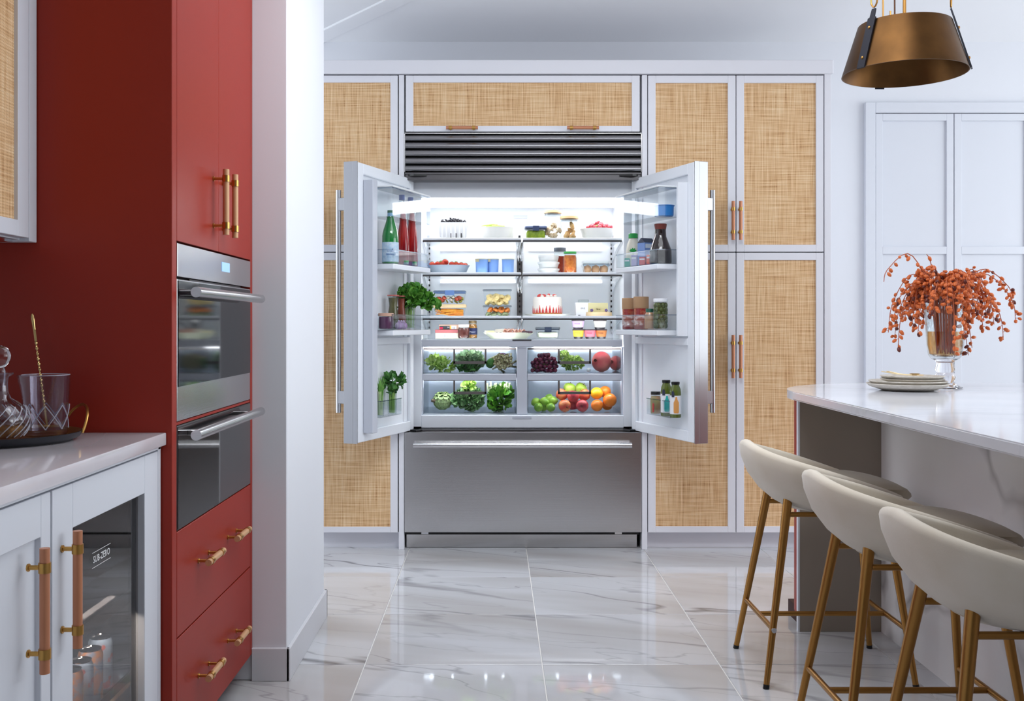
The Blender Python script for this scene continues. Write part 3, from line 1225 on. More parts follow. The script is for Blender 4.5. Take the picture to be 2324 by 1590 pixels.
# ------------------------------------------------------------------ refrigerator
FCX = .1415                      # centre line
HW = .6095                       # half width
BY = 5.37                        # front plane of the body behind the doors
BK = 5.86                        # interior back wall
IX0, IX1 = -.388, .671
IZ0, IZ1 = .678, 1.817
fr = thing('refrigerator', 'wide built-in stainless refrigerator with both french doors open and freezer drawer below', 'refrigerator', (FCX, 5.55, 0))
mb = MB()
mb.box(FCX - HW, BY, .62, IX0, 5.89, 1.905)                      # left wall of the liner
mb.box(IX1, BY, .62, FCX + HW, 5.89, 1.905)
mb.box(IX0, BY, IZ1, IX1, 5.89, 1.905)
mb.box(IX0, BK, IZ0, IX1, 5.89, IZ1)
mb.box(IX0, BY, .612, IX1, 5.89, IZ0, b=.003)
part('liner', mb, LINER, fr, label='white moulded interior')
part('lower_housing', MB().box(FCX - HW + .002, 5.31, .085, FCX + HW - .002, 5.89, .611), STEELD, fr)
part('upper_housing', MB().box(FCX - HW + .002, 5.31, 1.906, FCX + HW - .002, 5.89, 2.132), STEELD, fr)
# sloping light panel in the roof of the cabinet
part('light_panel', MB().box(IX0 + .01, BY + .02, IZ1 - .012, IX1 - .01, 5.73, IZ1 - .001), LED, fr, label='glowing ceiling light panel')
# grille
mb = MB()
zs = [ZF(303), ZF(319.5), ZF(337), ZF(354.5), ZF(372), ZF(389.5)]
mb.box(FCX - HW, FY, 1.936, FCX - HW + .005, FY + .05, ZF(302))
mb.box(FCX + HW - .005, FY, 1.936, FCX + HW, FY + .05, ZF(302))
mb.box(FCX - HW, FY, ZF(303), FCX + HW, FY + .05, ZF(301.5))
part('grille_frame', mb, STEEL, fr)
part('grille_backing', MB().box(FCX - HW + .005, FY + .035, 1.936, FCX + HW - .005, FY + .049, ZF(303)), BLACK, fr)
for a, b in zip(zs[:-1], zs[1:]):
    mb = MB()
    h_ = a - b - .003
    sec = [(.024, a - .001), (.012, a - .004), (.004, a - h_ * .35), (.001, a - h_ * .62), (.0, a - h_ * .80), (.003, a - h_ * .93), (.010, b + .002), (.024, b + .002)]
    mb.loft([[(xx, FY + yy, zz) for yy, zz in sec] for xx in (FCX - HW + .006, FCX + HW - .006)])
    part('slat', mb, STEELG, fr, smooth=50)
part('hinge_rail', MB().box(FCX - HW + .004, FY + .012, ZF(408), FCX + HW - .004, FY + .10, ZF(390), b=.002).box(FCX - HW + .004, FY + .004, ZF(395), FCX + HW - .004, FY + .012, ZF(391)), STEELD, fr, label='dark steel strip under the grille')
for s in (-1, 1):
    mb = MB()
    xo = FCX + s * (HW - .02)
    pts = [(FCX + s * (HW - .01), FY + .02), (FCX + s * (HW - .05), FY - .012), (FCX + s * (HW - .115), FY + .004), (FCX + s * (HW - .10), FY + .03), (FCX + s * (HW - .05), FY + .05)]
    mb.prism(pts, 1.914, 1.924)
    part('hinge', mb, BLACK, fr)
    mb = MB()
    mb.prism([(FCX + s * (HW - .01), FY + .06), (FCX + s * (HW - .06), FY + .02), (FCX + s * (HW - .09), FY + .05), (FCX + s * (HW - .06), FY + .10)], .603, .611)
    part('hinge', mb, BLACK, fr)
# freezer drawer and plinth
dr_ = part('freezer_drawer', MB().box(FCX - HW + .002, FY, ZF(1207.5), FCX + HW - .002, FY + .046, ZF(981), b=.002), STEEL, fr)
h = MB()
h.cyl((X(938, FY - .05), FY - .048, ZF(1008)), (X(1434, FY - .05), FY - .048, ZF(1008)), .0135, seg=18)
for xx in (X(985, FY), X(1387, FY)):
    h.box(xx - .02, FY - .048, ZF(1008) - .006, xx + .02, FY + .001, ZF(1008) + .007, b=.002)
part('drawer_handle', h, STEEL, dr_)
part('kick_plate', MB().box(XF(921), FY + .045, .001, XF(1448), FY + .06, .082), STEEL, fr)
mb = MB().box(XF(918), FY + .03, .072, XF(1452), FY + .044, .0895)
part('kick_gap', mb, BLACK, fr)
for px in (964, 1404):
    part('foot_bracket', MB().box(XF(px) - .018, FY + .012, .078, XF(px) + .018, FY + .029, .089), CHROME, fr)

# --- interior: rails, shelves, glow strips, some added as fill
for xx in (IX0 + .006, FCX - .005, IX1 - .006):
    mb = MB()
    mb.box(xx - .006, BK - .014, 1.10, xx + .006, BK - .002, 1.66)
    if xx == FCX - .005:
        mb.box(FCX - .019, BK - .010, 1.10, FCX + .012, BK - .002, 1.62)
    part('shelf_rail', mb, CHROME, fr)
mb = MB()
for k in range(16):
    zz = 1.13 + k * .03
    for xx in (FCX - .004, IX0 + .012, IX1 - .012):
        mb.box(xx - .004, BK - .018, zz, xx + .004, BK - .0141, zz + .012)
part('rail_slots', mb, BLACK, fr, kind='stuff')
part('control_panel', MB().box(X(1166, BK), BK - .004, Z(496, BK), X(1197, BK), BK - .0005, Z(488, BK), b=.001), LINERG, fr)
SH = [1.602, 1.420, 1.190]
SY0, SY1 = 5.415, 5.835
for zz in SH:
    for a, b in ((IX0 + .004, FCX - .006), (FCX + .003, IX1 - .004)):
        g = part('shelf', MB().box(a + .002, SY0 + .012, zz - .006, b - .002, SY1, zz), SHELFG, fr)
        if zz < 1.5:
            part('glow_strip', MB().box(a + .02, SY0 + .0125, zz - .0105, b - .02, SY0 + .022, zz - .0075), SHELFFILL, g)  # unseen fill strip behind the trim, added to brighten the space below
        mb = MB()
        mb.box(a, SY0, zz - .004, b, SY0 + .012, zz + .009, b=.003)
        part('shelf_trim', mb, LINER, g)
        part('trim_strip', MB().box(a, SY0 + .001, zz - .0125, b, SY0 + .012, zz - .0045), STEELD, g, label='dark steel strip')
        for xx in (a + .003, b - .003):
            mb = MB()
            mb.tube([(xx, SY0 + .012, zz - .010), (xx, SY0 + .20, zz - .035), (xx, BK - .03, zz - .085)], .004, 6)
            part('bracket', mb, CHROME, g)
for zz in SH[:2]:
    for a, b in ((X(1000, BK), X(1170, BK)), (X(1199, BK), X(1366, BK))):
        part('glow_strip', MB().box(a, BK - .012, zz - .030, b, BK - .001, zz - .016), LEDB, fr)
# glass top over the crisper drawers
S4 = 1.078
mb = MB()
mb.box(IX0 + .002, 5.40, S4 - .007, IX1 - .002, SY1, S4, b=.001)
part('crisper_top', mb, SHELFG, fr)
for zz in (1.012, .848):
    for a, b in ((X(975, BK), X(1155, BK)), (X(1212, BK), X(1388, BK))):
        part('glow_strip', MB().box(a, BK - .012, zz, b, BK - .001, zz + .012), REARFILL, fr)  # glowing fill added to brighten the drawer backs
for zz, y0 in ((1.0375, 5.404), (.8625, 5.432)):
    for a, b in ((X(975, BK), X(1165, BK)), (X(1205, BK), X(1395, BK))):
        part('glow_strip', MB().box(a, y0, zz, b, y0 + .014, zz + .002), DRAWFILL, fr)  # hidden fill behind the rails, added to light the vegetables from the front
mb = MB()
mb.box(X(955, 5.40), 5.392, 1.036, X(1412, 5.40), 5.402, S4 - .004, b=.002)
part('crisper_rail', mb, LINERG, fr)
part('badge', MB().box(X(1163, 5.40), 5.389, S4 - .010, X(1206, 5.40), 5.3918, S4 - .003), STEELD, fr)
part('badge', MB().box(X(1163, 5.37), 5.367, .661, X(1206, 5.37), 5.3698, .674), LINERG, fr)
mb = MB()
mb.box(X(1173, 5.42), 5.405, IZ0, X(1196, 5.42), 5.83, 1.035, b=.002)
part('divider', mb, LINERG, fr)
mb = MB()
for px in (955, 1410):
    mb.box(X(px, 5.41), 5.40, IZ0, X(px + 5, 5.41), 5.83, 1.036)
part('side_rail', mb, LINERG, fr)
DX = ((X(961, 5.41), X(1171, 5.41)), (X(1198, 5.41), X(1410, 5.41)))
DZ = ((.897, 1.030), (.686, .866))
DRAW = {}
DFY = 5.418
for i, (a, b) in enumerate(DX):
    for j, (c, e) in enumerate(DZ):
        mb = MB()
        mb.obox(a, DFY, c, b, 5.80, e - .006, .003)
        o = part('crisper_drawer', mb, CLEARB, fr, smooth=0)
        mb = MB()
        rail_z0, rail_z1 = (e - .008, e) if j == 0 else (e - .008, e)
        mb.box(a, DFY - .004, e - .009, b, DFY + .006, e - .001)
        px0, px1 = ((1029, 1104), (1266, 1341))[i]
        u0, u1 = X(px0, DFY), X(px1, DFY)
        lowz = e - (.082 if j == 0 else .078)
        mb.box(u0, DFY - .010, lowz, u0 + .0095, DFY - .001, e - .004)
        mb.box(u1 - .0095, DFY - .010, lowz, u1, DFY - .001, e - .004)
        mb.box(u0, DFY - .010, lowz - .002, u1, DFY - .001, lowz + .012)
        part('handle', mb, col('drawer_handle_grey', (92, 86, 84), .45), o, label='dark grey U-shaped pull')
        DRAW[(i, j)] = (a, b, c, e)
mb = MB()
mb.box(X(958, 5.41), 5.404, .868, X(1172, 5.41), 5.80, .893, b=.002)
mb.box(X(1197, 5.41), 5.404, .868, X(1411, 5.41), 5.80, .893, b=.002)
mb.box(X(958, 5.41), 5.404, .860, X(1172, 5.41), 5.411, .870)
mb.box(X(1197, 5.41), 5.404, .860, X(1411, 5.41), 5.411, .870)
part('drawer_shelf', mb, LINERG, fr)

# --- the two open doors
DL = .628
BINS = {0: (.50, .060, 1.665, 1.800, .118), 1: (.50, .060, 1.443, 1.509, .118), 2: (.50, .060, 1.129, 1.200, .118), 3: (.505, .27, .713, .790, .055)}
DOORW = {}


def dpos(side, tt, yn):
    """world position of a point on the door: tt along the door from the hinge, yn in front of the inner face"""
    s = -1 if side == 'l' else 1
    hx_ = FCX + s * .5655
    return Vector((hx_ + s * (.34 * tt) - s * .9404 * yn, 5.35 - .9404 * tt - .34 * yn, 0))


def door_t(side, px, yn):
    k = (px - CX) / F_PX
    a, b = dpos(side, 0, yn), dpos(side, 1, yn)
    da, db = a.x - k * a.y, b.x - k * b.y
    return da / (da - db)


for side in ('l', 'r'):
    s = -1 if side == 'l' else 1
    o0 = dpos(side, 0, 0)
    D = bpy.data.objects.new('door', None)
    COL.objects.link(D)
    D.parent = fr
    D.location = Vector((o0.x, o0.y, .600)) - Vector((FCX, 5.55, 0))
    ang = math.atan2(-.9404, s * .34)
    D.rotation_euler = (0, 0, ang)
    sg = 1 if side == 'l' else -1       # local +y * sg points to the food side
    WM[D] = WM[fr] @ Matrix.Translation(D.location) @ Matrix.Rotation(ang, 4, 'Z')
    D['label'] = ('left' if s < 0 else 'right') + ' refrigerator door swung open with stocked bins'

    def bx(mb, t0, y0, z0, t1, y1, z1, b=0.0):
        return mb.box(t0, min(y0 * sg, y1 * sg), z0, t1, max(y0 * sg, y1 * sg), z1, b)
    H = 1.312
    mb = MB()
    bx(mb, 0, -.075, 0, DL, -.026, H, .0015)
    bx(mb, DL - .004, -.026, 0, DL, -.004, H)
    part('steel_skin', mb, STEELV, D, True, label='brushed steel outside')
    part('gasket', bx(MB(), .006, -.026, .006, DL - .007, -.018, H - .006), GASK, D, True)
    mb = MB()
    bx(mb, .004, -.018, .004, .045, 0, H - .004, .003)
    bx(mb, DL - .058, -.018, .004, DL - .005, 0, H - .004, .003)
    bx(mb, .045, -.018, .004, DL - .058, 0, .055, .003)
    bx(mb, .045, -.018, H - .055, DL - .058, 0, H - .004, .003)
    bx(mb, .045, -.018, .455, DL - .058, 0, .490, .003)
    bx(mb, .045, -.018, .055, DL - .058, -.0165, H - .055)
    part('inner_liner', mb, LINER, D, True, label='white moulded liner')
    if side == 'l':
        part('mullion', bx(MB(), .528, .0005, .045, .577, .052, H - .08, .003), LINERG, D, True, label='grey folding mullion bar')
    else:
        mb = MB()
        mb.loft([[(.530, sg * .0005, z), (.572, sg * .0005, z), (.560, sg * .045, z), (.546, sg * .045, z)] for z in (.50, 1.22)])
        part('liner_rib', mb, LINER, D, True)
    h = MB()
    h.cyl((.587, sg * -.124, Z(935, 4.86) - .6), (.587, sg * -.124, Z(433, 4.86) - .6), .0125, seg=16)
    for zz in (Z(465, 4.86) - .6, Z(900, 4.86) - .6):
        bx(h, .576, -.124, zz - .03, .598, -.0755, zz + .03, .002)
    part('handle', h, STEELV, D, True, label='long tubular steel handle')
    for k, (t1, t0, za, zb, dep) in BINS.items():
        za, zb = za - .6, zb - .6
        b_ = MB()
        y0, y1 = .001, dep
        th = .003
        bx(b_, t0, y1 - th, za, t1, y1, zb)
        bx(b_, t0, y0, za, t0 + th, y1 - th, zb)
        bx(b_, t1 - th, y0, za, t1, y1 - th, zb)
        if k != 3 and k != 0:
            bx(b_, t0, y0, za - .002, t1, y1, za)
        else:
            bx(b_, t0, y0, za - .002, t1, y1, za)
        bb_ = part('door_bin', b_, CLEAR, D, True, smooth=0)
        rim = MB()
        bx(rim, t0 - .001, y1 - .0045, zb - .003, t1 + .001, y1 + .001, zb + .002)
        bx(rim, t1 - .0045, y0, zb - .003, t1 + .001, y1, zb + .002)
        part('bin_rim', rim, clear_mat('bin_edge', (226, 232, 240), .1, 2.5) if 'bin_edge' not in MATS else MATS['bin_edge'], bb_, True)
        base = MB()
        if k in (1, 2):
            bx(base, t0, y0, za - .028, t1, y1 + .002, za - .0025, .003)
            part('bin_base', base, LINER, bb_, True, label='white bin base')
        elif k == 0:
            bx(base, t0, y0, zb + .0025, t1, y1 + .003, zb + .012, .003)
            part('bin_lid', base, FROST, bb_, True, label='frosted flip lid')
    DOORW[side] = D


def in_bin(side, px, yn, k):
    """floor point inside door bin k at image column px"""
    tt = door_t(side, px, yn)
    p = dpos(side, tt, yn)
    return Vector((p.x, p.y, BINS[k][2]))
# ------------------------------------------------------------------ food and crockery builders
rng = random.Random(7)


def jar(name, label, cat, p, r, h, content, lid_m, lid_h=.014, fill=.88, lid_r=1.0, group=None, neck=.86, body=1.0, lab=None, glass=JARG):
    """straight jar with shoulder, contents and lid"""
    x, y, z = p
    t = thing(name, label, cat, p, 0, group)
    hb = h - lid_h
    prof = [(0, .001), (r * .90, .001), (r, .006), (r * body, hb * .78), (r * neck, hb * .93), (r * neck, hb)]
    part('glass', MB().lathe(prof, x, y, z, 22), glass, t, smooth=45)
    fh = hb * fill
    q = .94
    pr = [(0, .004), (r * .88 * q, .004), (r * q, .009)]
    if fh > hb * .78:
        pr += [(r * body * q, hb * .77), (r * neck * q, fh)]
    else:
        pr += [(r * body * q, fh)]
    pr += [(0, fh)]
    if content:
        part('contents', MB().lathe(pr, x, y, z, 20), content, t, smooth=40)
    lr = r * neck * 1.08 * lid_r
    part('lid', MB().lathe([(0, hb - .003), (lr, hb - .003), (lr, h - .002), (lr * .95, h), (0, h)], x, y, z, 22), lid_m, t, smooth=40)
    if lab:
        m, z0, z1 = lab
        part('label', MB().lathe([(r * 1.012, z0 * h), (r * 1.012, z1 * h)], x, y, z, 22), m, t, smooth=40)
    return t


def tub(name, label, cat, x0, x1, y, z, h, depth, lid=None, clip=None, group=None, m=CLEAR, taper=.9, lid_h=.010):
    """rectangular clear food tub with lid and clips; front face at y"""
    cx_ = (x0 + x1) / 2
    w_ = (x1 - x0) / 2
    t = thing(name, label, cat, (cx_, y + depth / 2, z), 0, group)
    cyy = y + depth / 2

    def rr(k, zz, ins=0):
        pts_ = []
        a, b = w_ * k - ins, depth / 2 * k - ins
        c = min(a, b) * .22
        for sx, sy, a0 in ((1, 1, 0), (-1, 1, 90), (-1, -1, 180), (1, -1, 270)):
            for i in range(5):
                q = math.radians(a0 + 90 * i / 4)
                pts_.append((cx_ + sx * (a - c) + c * math.cos(q), cyy + sy * (b - c) + c * math.sin(q), zz))
        return pts_
    mb = MB()
    mb.loft([rr(taper * .9, z + .001), rr(taper, z + .004), rr(1.0, z + h - lid_h)], True, False)
    try:
        mb.bm.faces.new(list(mb.bm.verts)[:20])
    except ValueError:
        pass
    part('bowl', mb, m, t, smooth=40)
    if lid:
        mb = MB()
        mb.loft([rr(1.0, z + h - lid_h - .002), rr(1.05, z + h - lid_h), rr(1.05, z + h - .003), rr(1.0, z + h)])
        part('lid', mb, lid, t, smooth=30)
    if clip:
        mb = MB()
        mb.box(cx_ - w_ * .30, y - .006, z + h - .026, cx_ + w_ * .30, y - .0005, z + h + .001, b=.002)
        part('clip', mb, clip, t)
        part('seal', MB().loft([rr(1.01, z + h - lid_h - .005), rr(1.01, z + h - lid_h - .001)]), clip, t)
    return t


def dish(name, label, cat, x, y, z, rx, h, m, ry=None, base=.6, rim=1.0, group=None):
    ry = ry or rx
    pr = [(0, .001), (rx * base * .9, .001), (rx * base, 0), (rx * base * 1.02, .004), (rx * .93, h * .75), (rx, h), (rx * .97, h), (rx * .88, h * .72), (rx * base * .95, .008), (0, .008)]
    t = solo(name, MB().lathe(pr, x, y, z, 36, 1, ry / rx), m, label, cat, group, smooth=50)
    return t


def leafy(mb, c, rad, n, L, W, ruffle, rg, front=.4, uplift=.35, nu=4, nv=3, droop=.25):
    for i in range(n):
        while True:
            d = Vector((rg.uniform(-1, 1), rg.uniform(-1, 1), rg.uniform(-1, 1)))
            if .2 < d.length < 1:
                break
        d.normalize()
        if d.y > 0 and rg.random() < front:
            d.y = -d.y
        base = Vector(c) + Vector((d.x * rad[0] * .55, d.y * rad[1] * .55, d.z * rad[2] * .55))
        dd = (d + Vector((rg.uniform(-.5, .5), rg.uniform(-.5, .5), rg.uniform(-.5, .5) + uplift))).normalized()
        k = rg.uniform(.75, 1.15)
        mb.leaf(base, dd, d, L * k, W * k, ruffle, rg, nu, nv, droop)


def leafmat(name, a, b, sc=60):
    m = mat(name, a, .5, vary=((sc, sc, sc), b), spec=.4)
    return m


LEAF_KALE = leafmat('leaf_kale', (80, 130, 70), (152, 190, 128), 45)
LEAF_KALE2 = leafmat('leaf_kale_blue', (124, 164, 122), (192, 216, 172), 45)
LEAF_LET = leafmat('leaf_lettuce', (138, 182, 66), (208, 228, 138), 40)
LEAF_PAR = leafmat('leaf_parsley', (50, 118, 36), (112, 172, 66), 40)
LEAF_SPI = leafmat('leaf_spinach', (52, 120, 30), (120, 176, 58), 35)
LEAF_DK = leafmat('leaf_dark', (46, 102, 50), (92, 146, 70), 40)
STEMG = col('stem_green', (150, 188, 96), .5)
STEMW = col('stem_pale', (222, 232, 190), .5)
S1, S2, S3 = SH
YS = 5.50                       # usual depth of things on the shelves


def xs(px):
    return X(px, YS)


def zt(py):
    return Z(py, YS)


# ------------------------------------------------------------------ top shelf
PULP = col('white_pulp', (232, 233, 234), .85)
mb = MB()
x0, x1, h = xs(994), xs(1063), zt(505) - S1
yy = YS - .02
mb.loft([[(x0 + .012, yy + .006, S1), (x1 - .012, yy + .006, S1), (x1 - .012, yy + .094, S1), (x0 + .012, yy + .094, S1)],
         [(x0, yy, S1 + h), (x1, yy, S1 + h), (x1, yy + .10, S1 + h), (x0, yy + .10, S1 + h)],
         [(x0 + .006, yy + .006, S1 + h), (x1 - .006, yy + .006, S1 + h), (x1 - .006, yy + .094, S1 + h), (x0 + .006, yy + .094, S1 + h)],
         [(x0 + .014, yy + .012, S1 + .02), (x1 - .014, yy + .012, S1 + .02), (x1 - .014, yy + .088, S1 + .02), (x0 + .014, yy + .088, S1 + .02)]])
bk = solo('berry_basket', mb, PULP, 'white ribbed pulp basket heaped with blackberries on the top shelf', 'basket')
for k in range(6):
    f = (k + .5) / 6
    mb = MB()
    xx = x0 + .012 + (x1 - x0 - .024) * f
    mb.box(xx - .007, yy - .001, S1 + .012, xx + .004, yy + .004, S1 + h - .006, b=.002)
    part('rib', mb, PULP, bk)
for k in range(3):
    mb = MB()
    xx = x0 + (x1 - x0) * (.42 + .17 * k)
    mb.box(xx, yy - .0018, S1 + .01, xx + .004, yy + .003, S1 + .038)
    part('slot', mb, BLACK, bk)
BERRY = col('blackberry', (28, 26, 36), .35)
mb = MB()
for k in range(26):
    a, b = rng.uniform(0, 6.28), math.acos(rng.uniform(-1, 1))
    mb.ball((.0085 * math.sin(b) * math.cos(a), .0085 * math.sin(b) * math.sin(a), .011 + .0105 * math.cos(b)), .0038, 6, 4)
bme = mb.mesh('blackberry', BERRY)
for k in range(13):
    f = k % 7
    put('blackberry', bme, (x0 + .026 + f * .0195 + rng.uniform(-.003, .003), yy + .022 + (k // 7) * .03, S1 + h - .004 + (.008 if 2 <= f <= 4 else 0) + rng.uniform(0, .003)),
        'blackberry heaped in the white pulp basket', 'berry', 'blackberries in the basket', rot=(rng.uniform(-1, 1), rng.uniform(-1, 1), 0))

x0, x1 = xs(1089), xs(1170)
bw_x, bw_r = (x0 + x1) / 2, (x1 - x0) / 2
dish('white_bowl', 'shallow white bowl of green beans on the top shelf', 'bowl', bw_x, YS + .06, S1, bw_r, zt(515) - S1, WHITEC, base=.82)
BEAN = col('green_bean', (164, 196, 96), .45)
for k in range(9):
    mb = MB()
    a = rng.uniform(-.5, .5)
    L = .045
    mb.tube([(-L, -.004, 0), (-L * .5, 0, .003), (0, .003, .004), (L * .5, .001, .003), (L, -.003, 0)], [.002, .0045, .005, .0045, .002], 7)
    o = put('green_bean', mb.mesh('green_bean', BEAN), (bw_x - .012 + rng.uniform(-.035, .035), YS + .03 + .012 * (k % 4), S1 + (zt(515) - S1) + .001 + .005 * (k // 4)),
            'green bean lying across the shallow white bowl', 'bean', 'green beans in the bowl', rot=(0, rng.uniform(-.08, .08), a))

NAVY = col('navy_clip', (44, 58, 92), .4)
NAVYL = col('navy_lid', (92, 104, 134), .35)
x0, x1 = xs(1192), xs(1240)
tub('food_tub', 'clear tub of green pesto with a navy clip lid on the top shelf', 'container', x0, x1, YS - .02, S1, zt(513) - S1, .11, NAVYL, NAVY, 'lidded food tubs')
mb = MB()
mb.box(x0 + .007, YS - .012, S1 + .004, x1 - .007, YS + .08, S1 + .056, b=.012, seg=2)
solo('pesto', mb, col('pesto', (150, 172, 40), .5, vary=((70, 70, 70), (118, 142, 28))), 'bright green pesto filling the tub beside the wooden-lidded jars', 'sauce')

WOODL = col('bamboo_lid', (212, 178, 132), .5)


def lidjar(label, px0, px1, pyt, pyl, yoff):
    x0, x1 = X(px0, YS + yoff), X(px1, YS + yoff)
    cx_, r_ = (x0 + x1) / 2, (x1 - x0) / 2
    h_ = Z(pyt, YS + yoff) - S1
    t = thing('glass_jar', label, 'jar', (cx_, YS + yoff, S1), 0, 'bamboo-lidded jars')
    hb = h_ - .014
    part('glass', MB().lathe([(0, .001), (r_ * .88, .001), (r_ * .93, .006), (r_ * .93, hb), (r_ * .90, hb)], cx_, YS + yoff, S1, 26), JARG, t, smooth=45)
    part('lid', MB().lathe([(0, hb - .004), (r_ * .84, hb - .004), (r_ * .84, hb), (r_, hb), (r_, h_ - .002), (r_ * .97, h_), (0, h_)], cx_, YS + yoff, S1, 26), WOODL, t)
    part('seal', MB().lathe([(0, hb - .012), (r_ * .88, hb - .012), (r_ * .88, hb - .005), (0, hb - .005)], cx_, YS + yoff, S1, 26), clear_mat('seal', (210, 214, 218), .2, 1.0) if 'seal' not in MATS else MATS['seal'], t)
    return cx_, r_, h_


jx, jr, jh = lidjar('tall glass jar with a bamboo lid holding mushrooms on the top shelf', 1234, 1275, 478, 486, .05)
mb = MB().lathe([(0, .0), (.006, .0), (.005, .018), (.006, .022), (.017, .018), (.019, .024), (.015, .034), (.007, .040), (0, .041)], 0, 0, 0, 14)
mme = mb.mesh('mushroom', col('mushroom', (232, 216, 190), .6, vary=((60, 60, 60), (186, 150, 110))))
for k, (dx, dy, dz, rx, ry) in enumerate(((-.016, -.012, .004, .2, .3), (.017, -.014, .006, -.2, -.4), (.0, .02, .004, .3, .1), (-.014, .004, .038, .5, .9), (.014, -.010, .040, -.6, -.5), (.002, -.022, .058, 1.3, .2), (-.004, .012, .066, -.4, .4))):
    put('mushroom', mme, (jx + dx, YS + .05 + dy, S1 + dz), 'pale mushroom inside the tall bamboo-lidded jar', 'mushroom', 'mushrooms in the tall jar', rot=(rx, ry, k))
jx, jr, jh = lidjar('shorter glass jar with a bamboo lid holding ginger roots on the top shelf', 1271, 1313, 491, 499, .02)
GING = col('ginger', (222, 180, 124), .65, vary=((50, 50, 50), (196, 146, 88)))
for k, (dx, dy, dz) in enumerate(((-.016, -.012, .022), (.014, -.016, .020), (.012, .010, .052), (-.006, .012, .028), (.014, -.008, .076))):
    mb = MB()
    mb.tube([(-.014, 0, -.014), (-.004, .003, 0), (.006, 0, .008), (.014, .002, .02)], [.008, .0125, .011, .006], 9)
    mb.tube([(0, 0, 0), (.012, -.004, -.002), (.018, -.006, -.008)], [.009, .0085, .004], 8)
    put('ginger_root', mb.mesh('ginger_root', GING, 60), (jx + dx, YS + .02 + dy, S1 + dz + .004), 'knobbly tan ginger root inside the shorter bamboo-lidded jar', 'ginger', 'ginger roots in the jar', rot=(0, rng.uniform(-.7, .7), rng.uniform(0, 6)))

x0, x1 = xs(1318), xs(1398)
gx, gr = (x0 + x1) / 2, (x1 - x0) / 2
gh = zt(518) - S1
dish('white_bowl', 'shallow white bowl heaped with red grapes on the top shelf', 'bowl', gx, YS + .05, S1, gr, gh, WHITEC, base=.8)
GRAPE = col('red_grape', (196, 82, 92), .25, vary=((30, 30, 30), (160, 48, 66)))
gme = MB().ball((0, 0, 0), .0098, 10, 7, sz=1.15).mesh('grape', GRAPE)


def bunch(label, pts_, me, grp=None):
    t = thing('grape_bunch', label, 'grapes', pts_[0], 0, grp)
    base = WM[t].translation
    stem = MB()
    c = sum((Vector(p) for p in pts_), Vector()) / len(pts_)
    for p in pts_:
        sub('grape', me, t, Vector(p) - base, rot=(rng.uniform(0, 3), rng.uniform(0, 3), 0), scale=rng.uniform(.88, 1.1))
    for p in pts_[::3]:
        stem.tube([tuple(c), tuple(Vector(p) * .7 + c * .3), p], .0015, 5)
    part('stalk', stem, STEMG, t)
    return t


pts_ = []
for k in range(46):
    a, rr = rng.uniform(0, 6.28), math.sqrt(rng.random())
    dx, dy = .072 * rr * math.cos(a), .05 * rr * math.sin(a)
    pts_.append((gx + .004 + dx, YS + .035 + dy, S1 + gh + .002 + (1 - rr) * .030 + rng.uniform(0, .008)))
bunch('light red grapes heaped on the white bowl on the top shelf', pts_, gme)

# ------------------------------------------------------------------ second shelf
GREYD = col('grey_stoneware', (140, 154, 168), .4)
x0, x1 = xs(968), xs(1066)
px_, pr_ = (x0 + x1) / 2, (x1 - x0) / 2
dish('grey_dish', 'blue-grey oval dish of red tomatoes on the second shelf', 'dish', px_, YS + .05, S2, pr_, zt(601) - S2, GREYD, ry=.085, base=.78)
TOM = col('tomato', (214, 54, 40), .22, vary=((20, 20, 20), (226, 96, 60)))
tb = MB()
tb.mi = 0
tb.ball((0, 0, .016), .0185, 14, 9, sz=.85)
tb.mi = 1
for k in range(5):
    a = 2 * PI * k / 5
    tb.leaf((0, 0, .032), (math.cos(a), math.sin(a), .1), (0, 0, 1), .012, .006, 0, rng, 3, 2)
tme = tb.mesh('tomato', [TOM, LEAF_SPI])
zz = zt(601) - .010
for k, (px, dy, dz, lab) in enumerate(((980, 0, 0, 0), (992, .02, .004, 0), (1003, -.005, .006, 0), (1010, .03, .012, 1), (1022, .0, .002, 0), (1034, .02, .002, 0), (1045, .0, -.003, 0), (1052, .03, -.004, 0))):
    put('tomato', tme, (xs(px), YS + .03 + dy, zz + dz), 'small red tomato heaped in the blue-grey oval dish', 'tomato', 'tomatoes in the grey dish', rot=(rng.uniform(-.6, .6), rng.uniform(-.6, .6), rng.uniform(0, 6)), scale=1.05 if lab else .92)

BLUEP = col('blue_pot', (126, 164, 222), .35)
FOIL = col('foil_lid', (214, 206, 170), .35, metal=.5)
for a, b, yo, lb in ((1079, 1108, 0, 'blue yogurt pot at the left of three on the second shelf'), (1105, 1132, .03, 'blue yogurt pot in the middle, touching its left neighbour'), (1139, 1167, .01, 'blue yogurt pot standing apart beside the shelf rail')):
    x0, x1 = X(a, YS + yo), X(b, YS + yo)
    c, r_ = (x0 + x1) / 2, (x1 - x0) / 2
    h_ = Z(587, YS + yo) - S2
    t = thing('yogurt_pot', lb, 'pot', (c, YS + yo, S2), 0, 'blue yogurt pots')
    part('body', MB().lathe([(0, 0), (r_ * .9, 0), (r_ * .93, .004), (r_ * .97, h_ * .75), (r_, h_ - .004), (0, h_ - .004)], c, YS + yo, S2, 24), BLUEP, t)
    part('lid', MB().lathe([(0, h_ - .004), (r_ * 1.04, h_ - .005), (r_ * 1.04, h_ - .001), (0, h_)], c, YS + yo, S2, 24), FOIL, t, label='foil lid')
    if b != 1167:
        part('lid_tab', MB().box(c - r_, YS + yo - r_ * 1.02, S2 + h_ - .018, c - r_ * .4, YS + yo - r_ * .8, S2 + h_ - .004), FOIL, t)

